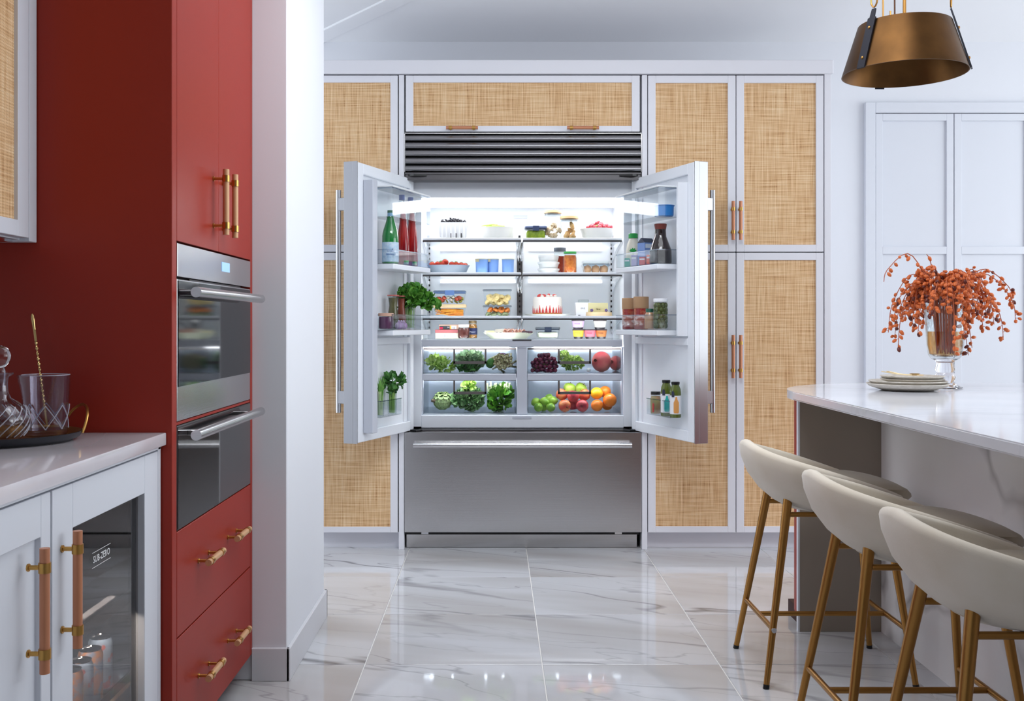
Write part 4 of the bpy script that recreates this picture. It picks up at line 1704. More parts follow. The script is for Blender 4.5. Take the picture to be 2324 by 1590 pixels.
MILKY = mat('milky_tub', (226, 230, 230), .4)
x0, x1 = xs(1221), xs(1271)
zz = S2
hh = (zt(578) - S2) / 3
for k in range(3):
    c, r_ = (x0 + x1) / 2, (x1 - x0) / 2
    t = thing('deli_tub', ('bottom', 'middle', 'top')[k] + ' white deli tub of the stack of three on the second shelf', 'container', (c, YS + .05, zz), 0, 'stacked white deli tubs')
    part('body', MB().lathe([(0, 0), (r_ * .82, 0), (r_ * .94, hh - .010), (0, hh - .010)], c, YS + .05, zz, 28), MILKY, t)
    part('lid', MB().lathe([(0, hh - .009), (r_ * (1 if k < 2 else .93), hh - .010), (r_ * (1 if k < 2 else .93), hh - .001), (r_ * .9, hh), (0, hh)], c, YS + .05, zz, 28), col('milky_lid', (240, 242, 242), .3), t)
    zz += hh

SALSA = col('red_sauce', (190, 66, 34), .45, vary=((60, 60, 60), (150, 38, 20)))
ORNG = col('orange_pickle', (230, 138, 58), .45, vary=((55, 55, 55), (206, 92, 34)))
GREYLID = col('grey_lid', (106, 112, 124), .4)
x0, x1 = X(1256, YS + .13), X(1286, YS + .13)
jar('glass_jar', 'jar of red sauce with a grey lid, behind the deli tub stack', 'jar', ((x0 + x1) / 2, YS + .14, S2), (x1 - x0) / 2, Z(562, YS + .14) - S2, SALSA, GREYLID, .018, .78, group=None)
x0, x1 = X(1279, YS - .01), X(1309, YS - .01)
jar('glass_jar', 'jar of shredded orange carrots with a thin green lid on the second shelf', 'jar', ((x0 + x1) / 2, YS, S2), (x1 - x0) / 2, zt(571) - S2, ORNG, col('green_lid', (70, 170, 84), .35), .008, .9, neck=.9)
# eggs
x0, x1 = xs(1324), xs(1384)
t = tub('egg_carton', 'clear plastic carton of brown eggs on the second shelf', 'carton', x0, x1, YS, S2, zt(591) - S2, .13, None, None, m=JARG, taper=.85, lid_h=.0)
cw = (x1 - x0)
part('lid', MB().box(x0 - .003, YS - .003, S2 + .046, x1 + .003, YS + .13, S2 + .061, b=.004), clear_mat('carton_lid', (226, 232, 240), .15, 2.2), t)
eb = MB().lathe([(0, -.027)] + [(.0215 * math.sin(q) * (1 - .10 * math.cos(PI - q) * -1), -.027 * math.cos(q)) for q in [PI * i / 9 for i in range(1, 9)]] + [(0, .029)], 0, 0, 0, 14)
eme = eb.mesh('egg', col('brown_egg', (214, 164, 124), .5))
for r_ in range(2):
    for k in range(3):
        put('egg', eme, (x0 + .026 + k * (cw - .052) / 2, YS + .035 + .055 * r_, S2 + .0285), 'brown egg in the clear plastic carton', 'egg', 'eggs in the carton', scale=.94)

# ------------------------------------------------------------------ third shelf


def pieces(name, me_list, x0, x1, y0, y1, z0, h, n, label, cat, grp, sc=1.0, cols=None):
    """a layered heap of pieces filling a tub"""
    nx = max(2, int((x1 - x0) / (.021 * sc)))
    layers = max(1, int(h / (.015 * sc)))
    k = 0
    for L in range(layers):
        for i in range(nx):
            for yrow in (0, 1):
                if yrow == 1 and L < layers - 1 and k % 2:
                    k += 1
                    continue
                f = (i + .5 + (.25 if L % 2 else -.1)) / nx
                f = min(.96, max(.04, f))
                px = x0 + (x1 - x0) * f
                put(name, me_list[(k * 5 + L) % len(me_list)], (px, y0 + .012 + yrow * .026 + rng.uniform(-.003, .003), z0 + .010 * sc + L * .0155 * sc + rng.uniform(-.001, .002) + (.006 * math.sin(f * PI) if L == layers - 1 else 0)),
                    label, cat, grp, rot=(rng.uniform(-1, 1), rng.uniform(-1, 1), rng.uniform(0, 6)), scale=sc * rng.uniform(.9, 1.1))
                k += 1


def ring_mesh(nm, R, r_, m, squash=.8):
    mb = MB()
    mb.tube([(R * math.cos(2 * PI * i / 12), R * math.sin(2 * PI * i / 12), 0) for i in range(12)], [r_ * (1 + .15 * math.sin(i * 2.6)) for i in range(12)], 8, closed=True)
    return mb.mesh(nm, m, 60)


def chunk_mesh(nm, r_, m, seed=1):
    rg = random.Random(seed)
    mb = MB()
    mb.ball((0, 0, 0), r_, 10, 7, sx=1.15, sz=.8)
    for v in mb.bm.verts:
        v.co *= rg.uniform(.85, 1.15)
    return mb.mesh(nm, m, 60)


OLV = col('olive_green', (172, 166, 70), .35)
OLVD = col('olive_dark', (70, 44, 56), .35)
TOMR = col('dried_tomato', (168, 62, 48), .45, vary=((60, 60, 60), (196, 92, 62)))
FETA = col('feta', (240, 234, 214), .7)
x0, x1 = xs(985), xs(1056)
za = S3 + .072
# lower tub of spaghetti
lx0, lx1 = xs(979), xs(1056)
tub('food_tub', 'clear tub of orange spaghetti with a tan lid, lower of the left stack', 'container', lx0, lx1, YS - .02, S3, .072, .12, col('tan_lid', (218, 194, 152), .45), None, 'lidded food tubs', lid_h=.016)
mb = MB()
rg = random.Random(3)
for k in range(60):
    xa = rg.uniform(lx0 + .018, lx1 - .05)
    yv = YS - .010 + rg.uniform(0, .03)
    zv = S3 + .010 + rg.uniform(0, .036)
    pth = []
    a = rg.uniform(-.4, .4)
    for i in range(7):
        pth.append((min(lx1 - .012, xa + i * .014), yv + .003 * math.sin(i + k), zv + a * .010 * math.sin(i * .9 + k)))
    mb.tube(pth, .0026, 5)
solo('spaghetti', mb, col('spaghetti', (240, 176, 72), .45, vary=((40, 40, 40), (226, 138, 44))), 'orange spaghetti packed in the tan-lidded tub', 'pasta', kind='stuff')
tub('food_tub', 'clear tub of olive salad with a blue clip lid, upper of the left stack', 'container', x0, x1, YS - .015, za, zt(659) - za, .11, clear_mat('pale_blue_lid', (190, 202, 222), .15, 1.6), col('blue_clip', (96, 126, 178), .4), 'lidded food tubs')
pieces('olive', [ring_mesh('olive_ring', .0075, .0042, OLV), chunk_mesh('olive', .0085, OLVD, 2), ring_mesh('olive_ring', .0075, .0042, OLV), chunk_mesh('olive', .0085, OLV, 5)], x0 + .012, x1 - .012, YS - .008, 0, za + .004, .032, 16,
       'olive piece in the salad tub on top of the left stack', 'olive', 'olives in the salad tub')
tcm = chunk_mesh('tomato_chunk', .013, TOMR, 4)
fcm = chunk_mesh('cheese_cube', .009, FETA, 6)
for k, (fx, dz) in enumerate(((.16, .030), (.33, .034), (.72, .026), (.80, .033), (.27, .022))):
    put('dried_tomato', tcm, (x0 + (x1 - x0) * fx, YS - .002, za + dz), 'red dried tomato piece in the salad tub', 'tomato', 'dried tomatoes in the salad tub', rot=(.4 * k, .3, k))
for k, (fx, dz) in enumerate(((.45, .036), (.62, .038), (.55, .020))):
    put('cheese_cube', fcm, (x0 + (x1 - x0) * fx, YS - .003, za + dz), 'white cheese cube in the salad tub', 'cheese', 'cheese cubes in the salad tub', rot=(.4, .3 * k, k))

# right stack: tortellini above, vegetable pasta below
x0, x1 = xs(1097), xs(1160)
zb = S3 + .066
tub('food_tub', 'clear lidded tub of mixed vegetable pasta, lower of the middle stack', 'container', x0, x1, YS - .015, S3, .066, .11, MATS['seal'], None, 'lidded food tubs', lid_h=.007)
tub('food_tub', 'clear lidded tub of pale tortellini, upper of the middle stack', 'container', x0, x1, YS - .015, zb, zt(656) - zb, .11, MATS['seal'], None, 'lidded food tubs', lid_h=.007)
PAST = col('fresh_pasta', (242, 222, 160), .5, vary=((60, 60, 60), (226, 200, 132)))
pieces('tortellini', [ring_mesh('tortellini', .010, .0075, PAST), ring_mesh('tortellini', .009, .008, PAST)], x0 + .014, x1 - .014, YS - .008, 0, zb + .006, .050, 16,
       'pale yellow tortellini in the upper middle tub', 'pasta', 'tortellini in the tub', sc=1.25)
pieces('pasta_ring', [ring_mesh('pasta_ring', .009, .0065, col('pasta_green', (128, 140, 104), .5)), ring_mesh('pasta_ring', .009, .0065, col('pasta_orange', (226, 130, 54), .5)),
                      ring_mesh('pasta_ring', .009, .0065, col('pasta_cream', (226, 210, 150), .5)), ring_mesh('pasta_ring', .009, .0065, col('pasta_orange', (226, 130, 54), .5)), ring_mesh('pasta_ring', .009, .0065, col('pasta_grey', (150, 156, 132), .5))],
       x0 + .014, x1 - .014, YS - .008, 0, S3 + .006, .046, 16, 'coloured ring of vegetable pasta in the lower middle tub', 'pasta', 'vegetable pasta in the tub', sc=1.2)

# cake
x0, x1 = xs(1190), xs(1301)
dish('cake_plate', 'wide white plate under the strawberry cake on the third shelf', 'plate', (x0 + x1) / 2, YS + .10, S3, (x1 - x0) / 2, .020, WHITEC, ry=.12, base=.55)
cx0, cx1 = xs(1211), xs(1278)
ccx, cr = (cx0 + cx1) / 2, (cx1 - cx0) / 2
cyk = YS + .10
cz0 = S3 + .0085
ch = zt(673) - cz0
t = thing('strawberry_cake', 'small round strawberry charlotte cake with cream sides on a white plate', 'cake', (ccx, cyk, cz0))
part('base', MB().lathe([(0, 0), (cr * 1.02, 0), (cr * 1.02, .018), (0, .018)], ccx, cyk, cz0, 36), col('cake_crumb', (196, 120, 36), .85, bump=(300, 1.0)), t)
part('cream', MB().lathe([(0, .018), (cr, .018), (cr, ch - .010), (cr * .94, ch), (0, ch)], ccx, cyk, cz0, 36), col('cake_cream', (244, 238, 230), .6), t)
STRAW = col('strawberry', (208, 44, 52), .35, vary=((80, 80, 80), (226, 110, 100)))
smb = MB()
smb.loft([[(-.0065, 0, 0), (0, -.003, 0), (.0065, 0, 0), (0, .003, 0)], [(-.005, 0, .014), (0, -.003, .014), (.005, 0, .014), (0, .003, .014)], [(-.0008, 0, .036), (0, -.0012, .036), (.0008, 0, .036), (0, .0012, .036)]])
sme = smb.mesh('strawberry_slice', STRAW, 60)
for k in range(26):
    a = 2 * PI * k / 26
    sub('strawberry_slice', sme, t, (cr * 1.0 * math.cos(a), cr * 1.0 * math.sin(a), .016), rot=(0, 0, a + PI / 2), scale=(1.15, .8, rng.uniform(.75, 1.25)))
smb = MB()
smb.lathe([(0, -.014), (.008, -.009), (.012, 0), (.010, .009), (0, .012)], 0, 0, 0, 12)
sme2 = smb.mesh('strawberry', STRAW, 60)
for k, (dx, dy, ry) in enumerate(((-.045, -.03, 1.2), (-.022, -.045, 1.7), (.006, -.035, .9), (.034, -.028, 1.9))):
    sub('strawberry', sme2, t, (dx, dy, ch + .007), rot=(.3, ry, k), scale=(.8, .8, 1.05))
mb = MB()
for dx, dy in ((-.034, -.05), (0, -.052), (.020, -.045), (.044, -.04), (-.05, -.02)):
    mb.ball((ccx + dx * .9, cyk + dy, cz0 + ch + .004), .010, 10, 6, sz=.7)
part('cream_rosettes', mb, MATS['cake_cream'], t)

# cheese cartons
x0, x1 = xs(1308), xs(1342)
CARD = col('white_card', (236, 238, 242), .5)
PURP = col('purple_print', (104, 84, 150), .5)
t = thing('cheese_box', 'white card cheese box with grey print on the third shelf', 'box', ((x0 + x1) / 2, YS + .05, S3))
part('box', MB().box(x0, YS + .03, S3, x1, YS + .09, zt(686), b=.001), CARD, t)
lettering('BRIE', .013, col('grey_print', (140, 142, 150), .5), t, ((x0 + x1) / 2 - .002, YS + .0295, S3 + .050), (90, 0, 0))
part('print_mark', MB().box(x0 + .012, YS + .0293, S3 + .010, x0 + .024, YS + .03, S3 + .016), MATS['grey_print'], t)
x2 = xs(1352)
t = thing('milk_bottle', 'small empty clear bottle behind the white cheese box on the third shelf', 'bottle', (xs(1330), YS + .16, S3))
part('glass', MB().lathe([(0, .001), (.036, .001), (.036, .07), (.030, .085), (.030, .10), (0, .10)], xs(1330), YS + .16, S3, 20), JARG, t)
x0, x1 = xs(1332), xs(1388)
cxx = (x0 + x1) / 2
t = thing('cheese_round', 'round cream cheese in a tan wooden rind box on the third shelf', 'cheese', (cxx, YS + .03, S3))
part('box', MB().lathe([(0, 0), (.073, 0), (.076, .006), (.074, .030), (0, .030)], cxx, YS + .06, S3, 36), col('cheese_rind', (226, 200, 158), .55), t)
t = thing('cheese_carton', 'cream card cheese sleeve with purple flowers on the round cheese', 'box', (xs(1358), YS + .05, S3 + .030))
part('sleeve', MB().box(xs(1336), YS + .025, S3 + .0305, xs(1381), YS + .11, zt(687), b=.001), col('cream_card', (214, 208, 160), .55), t)
lettering('Brie', .012, col('brown_print', (90, 76, 40), .5), t, (xs(1359), YS + .0245, S3 + .046), (90, 0, 0))
for px in (1344, 1377):
    mb = MB()
    for k in range(5):
        a = 2 * PI * k / 5
        mb.ball((xs(px) + .005 * math.cos(a), YS + .0245, S3 + .040 + .005 * math.sin(a)), .004, 6, 4, sy=.2)
    part('flower_print', mb, PURP, t)

# ------------------------------------------------------------------ on the crisper top
S4b = S4
x0, x1 = xs(988), xs(1042)
t = thing('cracker_box', 'flat white and pink cracker box, lower of the two boxes above the crispers', 'box', ((x0 + x1) / 2, YS + .05, S4b))
part('box', MB().box(x0, YS, S4b, x1, YS + .14, S4b + .030, b=.001), col('cream_box', (222, 218, 200), .5), t)
part('label', MB().box(x0 + .034, YS - .0006, S4b + .006, x0 + .076, YS + .001, S4b + .026), CARD, t)
lettering('||| ||', .016, col('black_print', (50, 50, 56), .5), t, (x0 + .055, YS - .001, S4b + .016), (90, 0, 0), 'bar_code')
part('lid_band', MB().box(x0 - .001, YS - .001, S4b + .0305, x1 + .001, YS + .141, S4b + .048, b=.001), col('rose_box', (182, 106, 108), .5), t, label='pink upper half')
t = thing('cracker_box', 'small dark and yellow labelled box, upper of the two boxes above the crispers', 'box', ((x0 + x1) / 2, YS + .05, S4b + .048))
x0b = xs(996)
part('box', MB().box(x0b, YS + .005, S4b + .0485, x1, YS + .13, S4b + .075, b=.001), col('tan_box', (206, 172, 150), .5), t)
mb = MB().box(x0b + .003, YS + .0042, S4b + .050, x0b + .058, YS + .006, S4b + .068)
part('label', mb, col('dark_label', (52, 60, 64), .5), t)
part('label', MB().box(x0b + .003, YS + .0040, S4b + .050, x0b + .022, YS + .006, S4b + .062), col('crimson_label', (172, 34, 66), .5), t)
part('label', MB().box(x0b + .060, YS + .0042, S4b + .050, x0b + .066, YS + .006, S4b + .068), col('yellow_label', (232, 182, 62), .5), t)
part('label', MB().box(x0b + .067, YS + .0042, S4b + .050, x0b + .094, YS + .006, S4b + .068), CARD, t)
lettering('|||||', .012, MATS['black_print'], t, (x0b + .080, YS + .0038, S4b + .059), (90, 0, 0), 'bar_code')
lettering('14', .012, CARD, t, (x0b + .050, YS + .0036, S4b + .060), (90, 0, 0))

JAM = col('chocolate_sauce', (104, 52, 44), .35, vary=((30, 30, 30), (74, 34, 32)))
x0, x1 = X(1039, YS - .02), X(1066, YS - .02)
jar('sauce_jar', 'rounded jar of dark brown sauce with a pale lid above the crispers', 'jar', ((x0 + x1) / 2, YS - .02, S4b), (x1 - x0) / 2, zt(736) - S4b, JAM, col('pale_lid', (226, 208, 200), .4), .012, .9, neck=.85, body=1.03)
x0, x1 = xs(1062), xs(1083)
jar('spice_bottle', 'gold topped mustard bottle with a navy label above the crispers', 'bottle', ((x0 + x1) / 2, YS + .03, S4b), (x1 - x0) / 2, zt(727) - S4b, col('mustard', (196, 140, 66), .45, vary=((50, 50, 50), (168, 110, 40))), col('gold_lid', (128, 110, 80), .4, metal=.5), .014, .93, neck=.8,
    lab=(col('navy_label', (38, 46, 84), .5), .22, .58))
lettering('Pepper', .011, col('pale_print', (206, 212, 224), .5), [o for o in COL.objects if o.name == 'spice_bottle'][0], ((x0 + x1) / 2, YS + .03 - (x1 - x0) / 2 * 1.05, S4b + .036), (90, 0, 0))

x0, x1 = xs(1096), xs(1213)
plx = (x0 + x1) / 2
dish('platter', 'pale green oval platter of cheese and cured meat above the crispers', 'platter', plx, YS + .04, S4b, (x1 - x0) / 2, zt(754) - S4b, col('sage_ceramic', (206, 212, 190), .35), ry=.10, base=.72)
pz = zt(754) - .008
mb = MB()
mb.loft([[(xs(1100), YS, pz), (xs(1122), YS - .01, pz), (xs(1120), YS + .05, pz)], [(xs(1100), YS, pz + .018), (xs(1122), YS - .01, pz + .018), (xs(1120), YS + .05, pz + .018)]])
solo('cheese_wedge', mb, col('pale_cheese', (244, 238, 196), .5), 'pale yellow cheese wedge at the left end of the sage platter', 'cheese')
mb = MB()
mb.loft([[(xs(1120), YS + .02, pz), (xs(1144), YS + .01, pz), (xs(1140), YS + .07, pz)], [(xs(1124), YS + .02, pz + .024), (xs(1144), YS + .01, pz + .028), (xs(1140), YS + .07, pz + .024)]])
solo('cheese_wedge', mb, col('white_cheese', (246, 240, 228), .55), 'white cheese wedge in the middle of the sage platter', 'cheese')
HAM = col('cured_ham', (214, 148, 136), .45, vary=((50, 50, 50), (236, 196, 180)))
hmb = MB()
for k in range(3):
    hmb.tube([(.010 * math.cos(a) * (1 - k * .25), .004 * k, .010 * math.sin(a) * (1 - k * .25)) for a in [i * .7 for i in range(8)]], .003, 6)
hme = hmb.mesh('ham_slice', HAM, 60)
for k in range(9):
    put('ham_slice', hme, (xs(1147 + (k % 6) * 8.2), YS - .005 + .03 * (k // 6), pz + .012 + .004 * (k // 6)), 'folded pink cured ham slice on the sage platter', 'meat', 'ham slices on the platter', rot=(rng.uniform(-.4, .4), rng.uniform(0, 3), rng.uniform(-.6, .6)), scale=1.1)
ome = chunk_mesh('olive', .0085, OLVD, 9)
for k, px in enumerate((1128, 1136, 1188, 1194, 1201, 1205)):
    put('olive', ome, (xs(px), YS - .028 + .004 * (k % 2), pz + .004 + (.006 if k > 1 else 0)), 'dark olive on the sage platter', 'olive', 'olives on the platter')

x0, x1 = xs(1217), xs(1270)
tub('food_tub', 'clear tub half full of pale dip with a black clip above the crispers', 'container', x0, x1, YS - .01, S4b, zt(742) - S4b, .12, MATS['seal'], col('black_clip', (34, 44, 62), .4), 'lidded food tubs')
mb = MB().box(x0 + .009, YS - .002, S4b + .004, x1 - .009, YS + .10, S4b + .036, b=.010, seg=2)
solo('dip', mb, col('pale_dip', (214, 220, 200), .5), 'pale green dip in the tub with the black clip', 'dip')

# noosa style tubs: three below, two above
for (a, b, lev, c1, tcol, lb) in ((1299, 1326, 0, (232, 196, 66), (150, 120, 60), 'yellow yogurt tub at the lower left of the cup stack'),
                                  (1325, 1353, 0, (238, 118, 136), (150, 34, 62), 'pink yogurt tub in the lower middle of the cup stack'),
                                  (1351, 1378, 0, (184, 116, 62), (84, 40, 34), 'brown yogurt tub at the lower right of the cup stack'),
                                  (1297, 1327, 1, (206, 180, 226), (104, 84, 140), 'lilac yogurt tub at the upper left of the cup stack'),
                                  (1346, 1377, 1, (232, 234, 222), (120, 122, 116), 'cream yogurt tub at the upper right of the cup stack')):
    x0, x1 = X(a, YS), X(b, YS)
    c, r_ = (x0 + x1) / 2, (x1 - x0) / 2
    hh = .0505
    zz = S4b + lev * hh
    t = thing('yogurt_tub', lb, 'tub', (c, YS, zz), 0, 'small yogurt tubs')
    part('base_ring', MB().lathe([(0, 0), (r_ * .70, 0), (r_ * .80, .010), (0, .010)], c, YS, zz, 26), col('smoke_plastic', (58, 54, 60), .3), t)
    part('sleeve', MB().lathe([(0, .010), (r_ * .80, .010), (r_ * .95, .044), (0, .044)], c, YS, zz, 26), col('tub_%d_%d' % (a, lev), c1, .5), t)
    part('lid', MB().lathe([(0, .044), (r_ * 1.0, .044), (r_ * 1.0, .048), (r_ * .93, hh), (0, hh)], c, YS, zz, 26), col('dark_rim', (74, 66, 70), .35), t)
    lettering('noosa', .0155, col('tubtext_%d_%d' % (a, lev), tcol, .5), t, (c - r_ * .22, YS - r_ * .955, zz + .031), (100, 0, 0), sx=.8)
# ------------------------------------------------------------------ inside the crisper drawers
YD = 5.475


def xd(px, y=YD):
    return X(px, y)


def zd(py, y=YD):
    return Z(py, y)


(ul, ll, ur, lr_) = (DRAW[(0, 0)], DRAW[(0, 1)], DRAW[(1, 0)], DRAW[(1, 1)])
zu, zl_ = ul[2] + .0035, ll[2] + .0035
rl = random.Random(21)
# upper left: lettuce, kale, avocado, asparagus
mb = MB()
leafy(mb, (xd(990), YD + .02, zu + .050), (.05, .045, .035), 50, .034, .026, .003, rl)
leafy(mb, (xd(1013), YD + .01, zu + .030), (.06, .045, .028), 60, .036, .020, .003, rl)
for v in mb.bm.verts:
    v.co.z = max(v.co.z, zu)
    v.co.y = max(v.co.y, DFY + .006)
solo('herb_bunch', mb, LEAF_LET, 'pale green herb bunch at the left of the upper left crisper', 'herbs')
mb = MB()
leafy(mb, (xd(1064), YD + .03, zu + .055), (.10, .06, .05), 150, .036, .034, .0045, rl)
leafy(mb, (xd(1074), YD + .01, zu + .075), (.05, .04, .04), 50, .032, .032, .005, rl)
for v in mb.bm.verts:
    v.co.z = max(v.co.z, zu)
    v.co.y = max(v.co.y, DFY + .006)
solo('kale', mb, LEAF_KALE2, 'curly blue-green kale behind the pull of the upper left crisper', 'kale')
mb = MB()
leafy(mb, (xd(1062), YD - .02, zu + .022), (.085, .02, .014), 60, .028, .020, .003, rl)
for v in mb.bm.verts:
    v.co.z = max(v.co.z, zu)
    v.co.y = max(v.co.y, DFY + .006)
solo('herb_bunch', mb, LEAF_DK, 'dark green herbs lying below the kale in the upper left crisper', 'herbs')
mb = MB()
mb.lathe([(0, -.032), (.020, -.026), (.028, -.008), (.024, .012), (.014, .028), (0, .036)], 0, 0, 0, 16)
avm = mb.mesh('avocado', col('avocado', (58, 112, 48), .4, vary=((60, 60, 60), (88, 140, 62)), bump=(160, .4)))
put('avocado', avm, (xd(1113), YD - .005, zu + .048), 'shiny green avocado beside the asparagus in the upper left crisper', 'avocado', rot=(.5, .3, 0), scale=.85)
ASP = col('asparagus', (230, 232, 180), .5, vary=((90, 90, 90), (168, 140, 116)))
amb = MB()
amb.tube([(0, 0, 0), (0, .02, 0), (0, .10, 0)], [.0055, .006, .0055], 7)
for k in range(9):
    a = k * 2.4
    amb.leaf((.003 * math.cos(a), .004 + .002 * k, .003 * math.sin(a)), (math.cos(a) * .35, -1, math.sin(a) * .35), (math.cos(a), 0, math.sin(a)), .015, .008, 0, rl, 3, 2, -.1)
asm = amb.mesh('asparagus_spear', ASP, 60)
t = thing('asparagus_bundle', 'bundle of asparagus tips pointing outwards in the upper left crisper', 'asparagus', (xd(1140), YD, zu + .055))
for k in range(30):
    a = k * 2.4
    r_ = .0072 * math.sqrt(k)
    sub('asparagus_spear', asm, t, (1.25 * r_ * math.cos(a) + .002, -.035 + rl.uniform(-.008, .012), r_ * math.sin(a) * 1.05 + .002), rot=(rl.uniform(-.35, .35), rl.uniform(0, 6), rl.uniform(-.35, .35)))
mb = MB()
mb.tube([(xd(1140) + .043 * math.cos(q), YD + .05, zu + .057 + .041 * math.sin(q)) for q in [2 * PI * i / 18 for i in range(18)]], .004, 6, closed=True)
part('rubber_band', mb, col('violet_band', (118, 78, 120), .5), t)

# lower left: artichoke, kale, spinach
ART = leafmat('artichoke_leaf', (142, 170, 108), (194, 208, 150), 50)
ax, az, ar = xd(1004), zd(906), .050
t = thing('artichoke', 'round green artichoke at the left of the lower left crisper', 'artichoke', (ax, YD + .02, zl_ + .004))
az = zl_ + ar + .008
part('heart', MB().ball((ax, YD + .02, az), ar * .86, 16, 10), LEAF_DK, t)
bm_ = MB()
bm_.leaf((0, 0, 0), (0, .15, 1), (0, -1, 0), .030, .034, 0, rl, 4, 4, .22)
brm = bm_.mesh('scale', ART, 60)
for row, (th, n) in enumerate(((2.75, 5), (2.35, 9), (1.95, 12), (1.55, 13), (1.15, 11), (.75, 8), (.4, 5))):
    for k in range(n):
        ph = 2 * PI * (k + .5 * (row % 2)) / n
        dr = Vector((math.sin(th) * math.cos(ph), math.sin(th) * math.sin(ph), math.cos(th)))
        tan = Vector((math.cos(th) * math.cos(ph), math.cos(th) * math.sin(ph), -math.sin(th))) * -1
        o = sub('scale', brm, t, Vector((0, 0, az - zl_ - .004)) + dr * ar * .93 - tan * .012)
        yv = -dr
        xv = yv.cross(tan).normalized()
        o.rotation_euler = Matrix((xv, yv, tan)).transposed().to_euler()
part('stem', MB().tube([(ax - .02, YD, az - .005), (ax - .058, YD - .01, az + .002)], [.010, .008], 10), col('artichoke_stem', (112, 92, 70), .6), t)
mb = MB()
leafy(mb, (xd(1065), YD + .03, zl_ + .070), (.088, .06, .070), 170, .036, .036, .0055, rl)
leafy(mb, (xd(1042), YD + .0, zl_ + .07), (.04, .03, .04), 40, .030, .03, .005, rl)
for v in mb.bm.verts:
    v.co.z = max(v.co.z, zl_)
    v.co.y = max(v.co.y, DFY + .006)
solo('kale', mb, LEAF_KALE, 'dark curly kale head behind the pull of the lower left crisper', 'kale')
mb = MB()
leafy(mb, (xd(1066), YD + .02, zl_ + .135), (.035, .03, .025), 40, .03, .028, .005, rl)
solo('lettuce', mb, LEAF_LET, 'light green frilly lettuce on top of the dark kale in the lower left crisper', 'lettuce')
mb = MB()
leafy(mb, (xd(1137), YD + .03, zl_ + .065), (.072, .05, .075), 90, .052, .042, .0035, rl, nv=3)
for v in mb.bm.verts:
    v.co.z = max(v.co.z, zl_)
    v.co.y = max(v.co.y, DFY + .006)
    v.co.x = min(max(v.co.x, xd(1105)), ll[1] - .006)
solo('spinach', mb, LEAF_SPI, 'glossy deep green leaves at the right of the lower left crisper', 'greens')
mb = MB()
for k in range(16):
    xx = xd(1108 + k * 3)
    mb.tube([(xx, YD + .02, zl_ + .10), (xx + rl.uniform(-.015, .015), YD, zl_ + .150 + rl.uniform(-.02, .012))], [.004, .0055], 6)
for v in mb.bm.verts:
    v.co.x = min(v.co.x, ll[1] - .006)
solo('chard_stalks', mb, STEMW, 'pale chard stalks sticking up behind the deep green leaves', 'greens', kind='stuff')

# upper right: grapes, cress, pomegranate
GR2 = col('dark_grape', (112, 34, 58), .22, vary=((26, 26, 26), (64, 22, 52)))
gme2 = MB().ball((0, 0, 0), .0118, 10, 7, sz=1.1).mesh('grape', GR2)
pts_ = []
for L in range(5):
    for k in range(11):
        f = (k + .5 * (L % 2)) / 10.5
        if (L == 4 and not (.25 < f < .75)) or (L == 3 and not (.08 < f < .97)):
            continue
        pts_.append((xd(1208) + f * (xd(1262) - xd(1208)), YD - .034 + .016 * ((k + L) % 2) + rl.uniform(-.003, .003), zu + .012 + L * .0195 + rl.uniform(-.003, .003)))
bunch('dark purple grapes heaped at the left of the upper right crisper', pts_, gme2)
mb = MB()
leafy(mb, (xd(1300), YD + .02, zu + .045), (.088, .05, .045), 210, .020, .017, .003, rl)
leafy(mb, (xd(1280), YD + .02, zu + .085), (.028, .03, .03), 60, .018, .016, .003, rl)
for v in mb.bm.verts:
    v.co.z = max(v.co.z, zu)
    v.co.y = max(v.co.y, DFY + .006)
solo('cress', mb, LEAF_LET, 'frilly light green cress behind the pull of the upper right crisper', 'cress')
mb = MB().ball((xd(1335), YD - .02, zu + .012), .0115, 14, 10)
solo('white_radish', mb, col('radish', (238, 238, 234), .4), 'small round white radish beside the pomegranate', 'radish')
POM = col('pomegranate_skin', (206, 82, 88), .35, vary=((14, 14, 14), (224, 128, 112)))


def pom(px, y, r_, lb):
    z_ = zu + r_ * 1.0
    x_ = xd(px, y)
    t = thing('pomegranate', lb, 'fruit', (x_, y, zu + .001), 0)
    mb = MB()
    mb.ball((x_, y, z_ + .001), r_, 26, 18, sx=1.0, sz=1.04)
    for v in mb.bm.verts:
        a = math.atan2(v.co.z - z_, v.co.y - y)
        v.co.y += .0012 * math.cos(6 * a)
    part('skin', mb, POM, t, smooth=60)
    mb = MB()
    for k in range(6):
        a = 2 * PI * k / 6
        c_ = Vector((x_ - r_ * .62, y - r_ * .78, z_ + .008))
        n_ = (c_ - Vector((x_, y, z_))).normalized()
        u_ = n_.cross(Vector((0, 0, 1))).normalized()
        w_ = n_.cross(u_)
        q = u_ * math.cos(a) + w_ * math.sin(a)
        mb.leaf(c_ + q * .004, n_ + q * .5, q, .012, .009, 0, rl, 3, 2)
    part('crown', mb, col('pom_crown', (92, 52, 44), .6), t)


pom(1365, YD + .03, .053, 'large pink pomegranate at the right of the upper right crisper')
pom(1399, YD + .16, .040, 'smaller pomegranate half hidden behind the large pink one')

